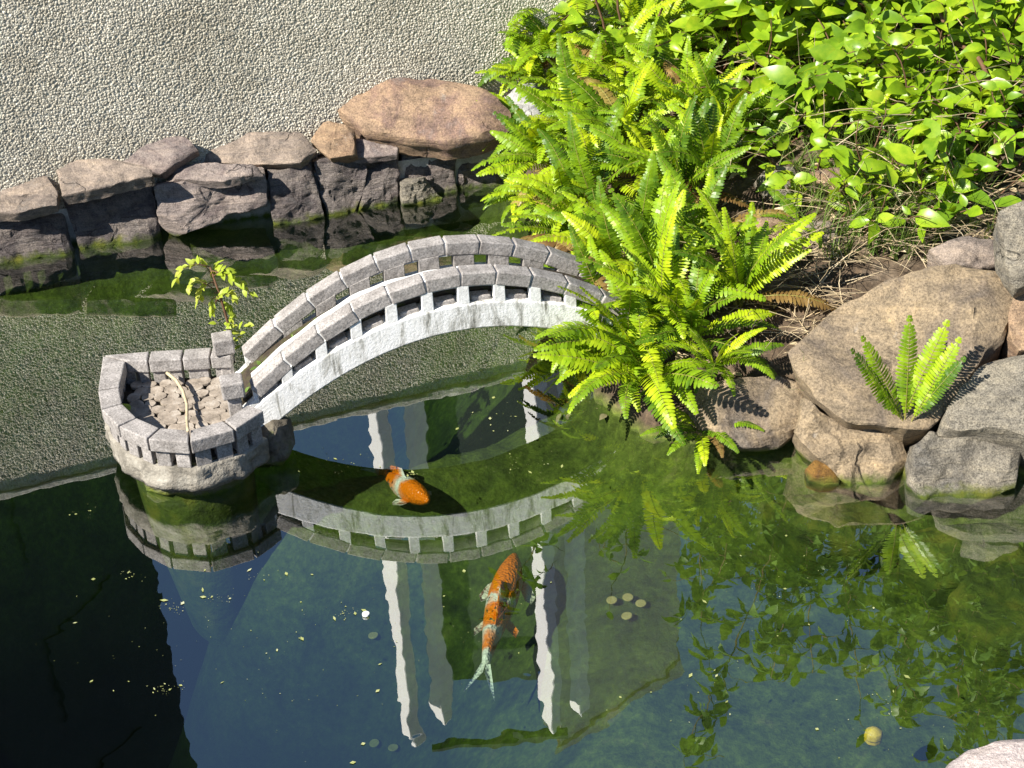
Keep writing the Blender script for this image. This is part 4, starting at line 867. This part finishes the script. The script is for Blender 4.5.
# ------------------------------------------------------------------ buildings beyond the wall, seen mirrored
c1 = refl_z(173, 664, 8); az = c1.xy.normalized(); fc = Vector((az.x*26, az.y*26, 0)); dr = Vector((.40, .92, 0)).normalized(); nr = Vector((dr.y, -dr.x, 0))
db = thing('dark_building', 'tall dark building mirrored in the left of the pond', 'building', fc-dr*6)
b = MB(); b.box(fc-dr*6.0-nr*5+Z*17, dr, nr, Z, 12.0, 10.0, 34); b.build('wall', M['darkwall'], db, False, .03)
for k in range(9):
    for j in range(3):
        b = MB(); b.box(fc-dr*(2.2+j*3.6)+nr*.02+Z*(3+k*3.4), dr, nr, Z, 1.9, .06, 1.7); b.build('window', M['darkglass'], db)
P1 = refl_z(560, 745, 7.0); P2 = refl_z(678, 664, 7.0); dd = (P2-P1); dd.z = 0; wl = dd.length; dd.normalize(); dn = Vector((dd.y, -dd.x, 0))
gb = thing('grey_building', 'plain grey building block mirrored before the fern bank', 'building', zs(P1, 0))
dv = Vector((P1.x, P1.y, 0)).normalized()*1.6; b = MB()
b.prism([zs(P1, 0), zs(P2, 0), zs(P2+dv, 0), zs(P1+dv, 0)], [zs(P1, 7), zs(P2, 7), zs(P2+dv, 7), zs(P1+dv, 7)]); b.build('wall', M['render_grey'], gb, False, .01)
dq = dd*.04; b = MB(); b.prism([zs(P1-dq-dv*.02, 7.002), zs(P2+dq-dv*.02, 7.002), zs(P2+dq+dv, 7.002), zs(P1-dq+dv, 7.002)], [zs(P1-dq-dv*.02, 7.08), zs(P2+dq-dv*.02, 7.08), zs(P2+dq+dv, 7.08), zs(P1-dq+dv, 7.08)]); b.build('roof', M['render_grey'], gb)
gt = thing('gateway', 'white painted gateway of paired columns mirrored behind the bridge', 'gateway', zs(refl_z(430, 735, 5), 0))
HG = 5.0; rot = Matrix.Rotation(R_(42), 3, 'Z'); ga, gb_ = rot @ Vector((1, 0, 0)), rot @ Vector((0, 1, 0))
sdv = Vector((1, .74, 0)).normalized()
for px, py in ((413, 735), (552, 728)):
    q = refl_z(px, py, HG)
    for k, wd_ in ((0, .092), (1, .084)):
        b = MB(); b.box(zs(q+sdv*(.235*k), HG/2), ga, gb_, Z, wd_, wd_, HG); b.build('column', M['whitepaint'], gt, False, .008)
pa_, pb_ = refl_z(446, 737, HG), refl_z(556, 728, HG); pd_ = pb_-pa_; pl_ = pd_.length; pd_.normalize(); pn_ = Vector((-pd_.y, pd_.x, 0))
b = MB(); b.box(zs((pa_+pb_)/2, HG/2-.1)+pn_*.30, pd_, pn_, Z, pl_, .05, HG-.2); b.build('added_dark_panel', M['darkgreen'], gt, False, .004)  # added panel, dark in colour like a shaded wall, hides mirrored sky
qa, qb = refl_z(440, 742, HG), refl_z(560, 732, HG); bd_ = (qb-qa); bl = bd_.length; bd_.normalize()
b = MB(); b.box((qa+qb)/2+Z*.03, bd_, Vector((-bd_.y, bd_.x, 0)), Z, bl+.1, .05, .03); b.build('beam', M['darkwall'], gt)
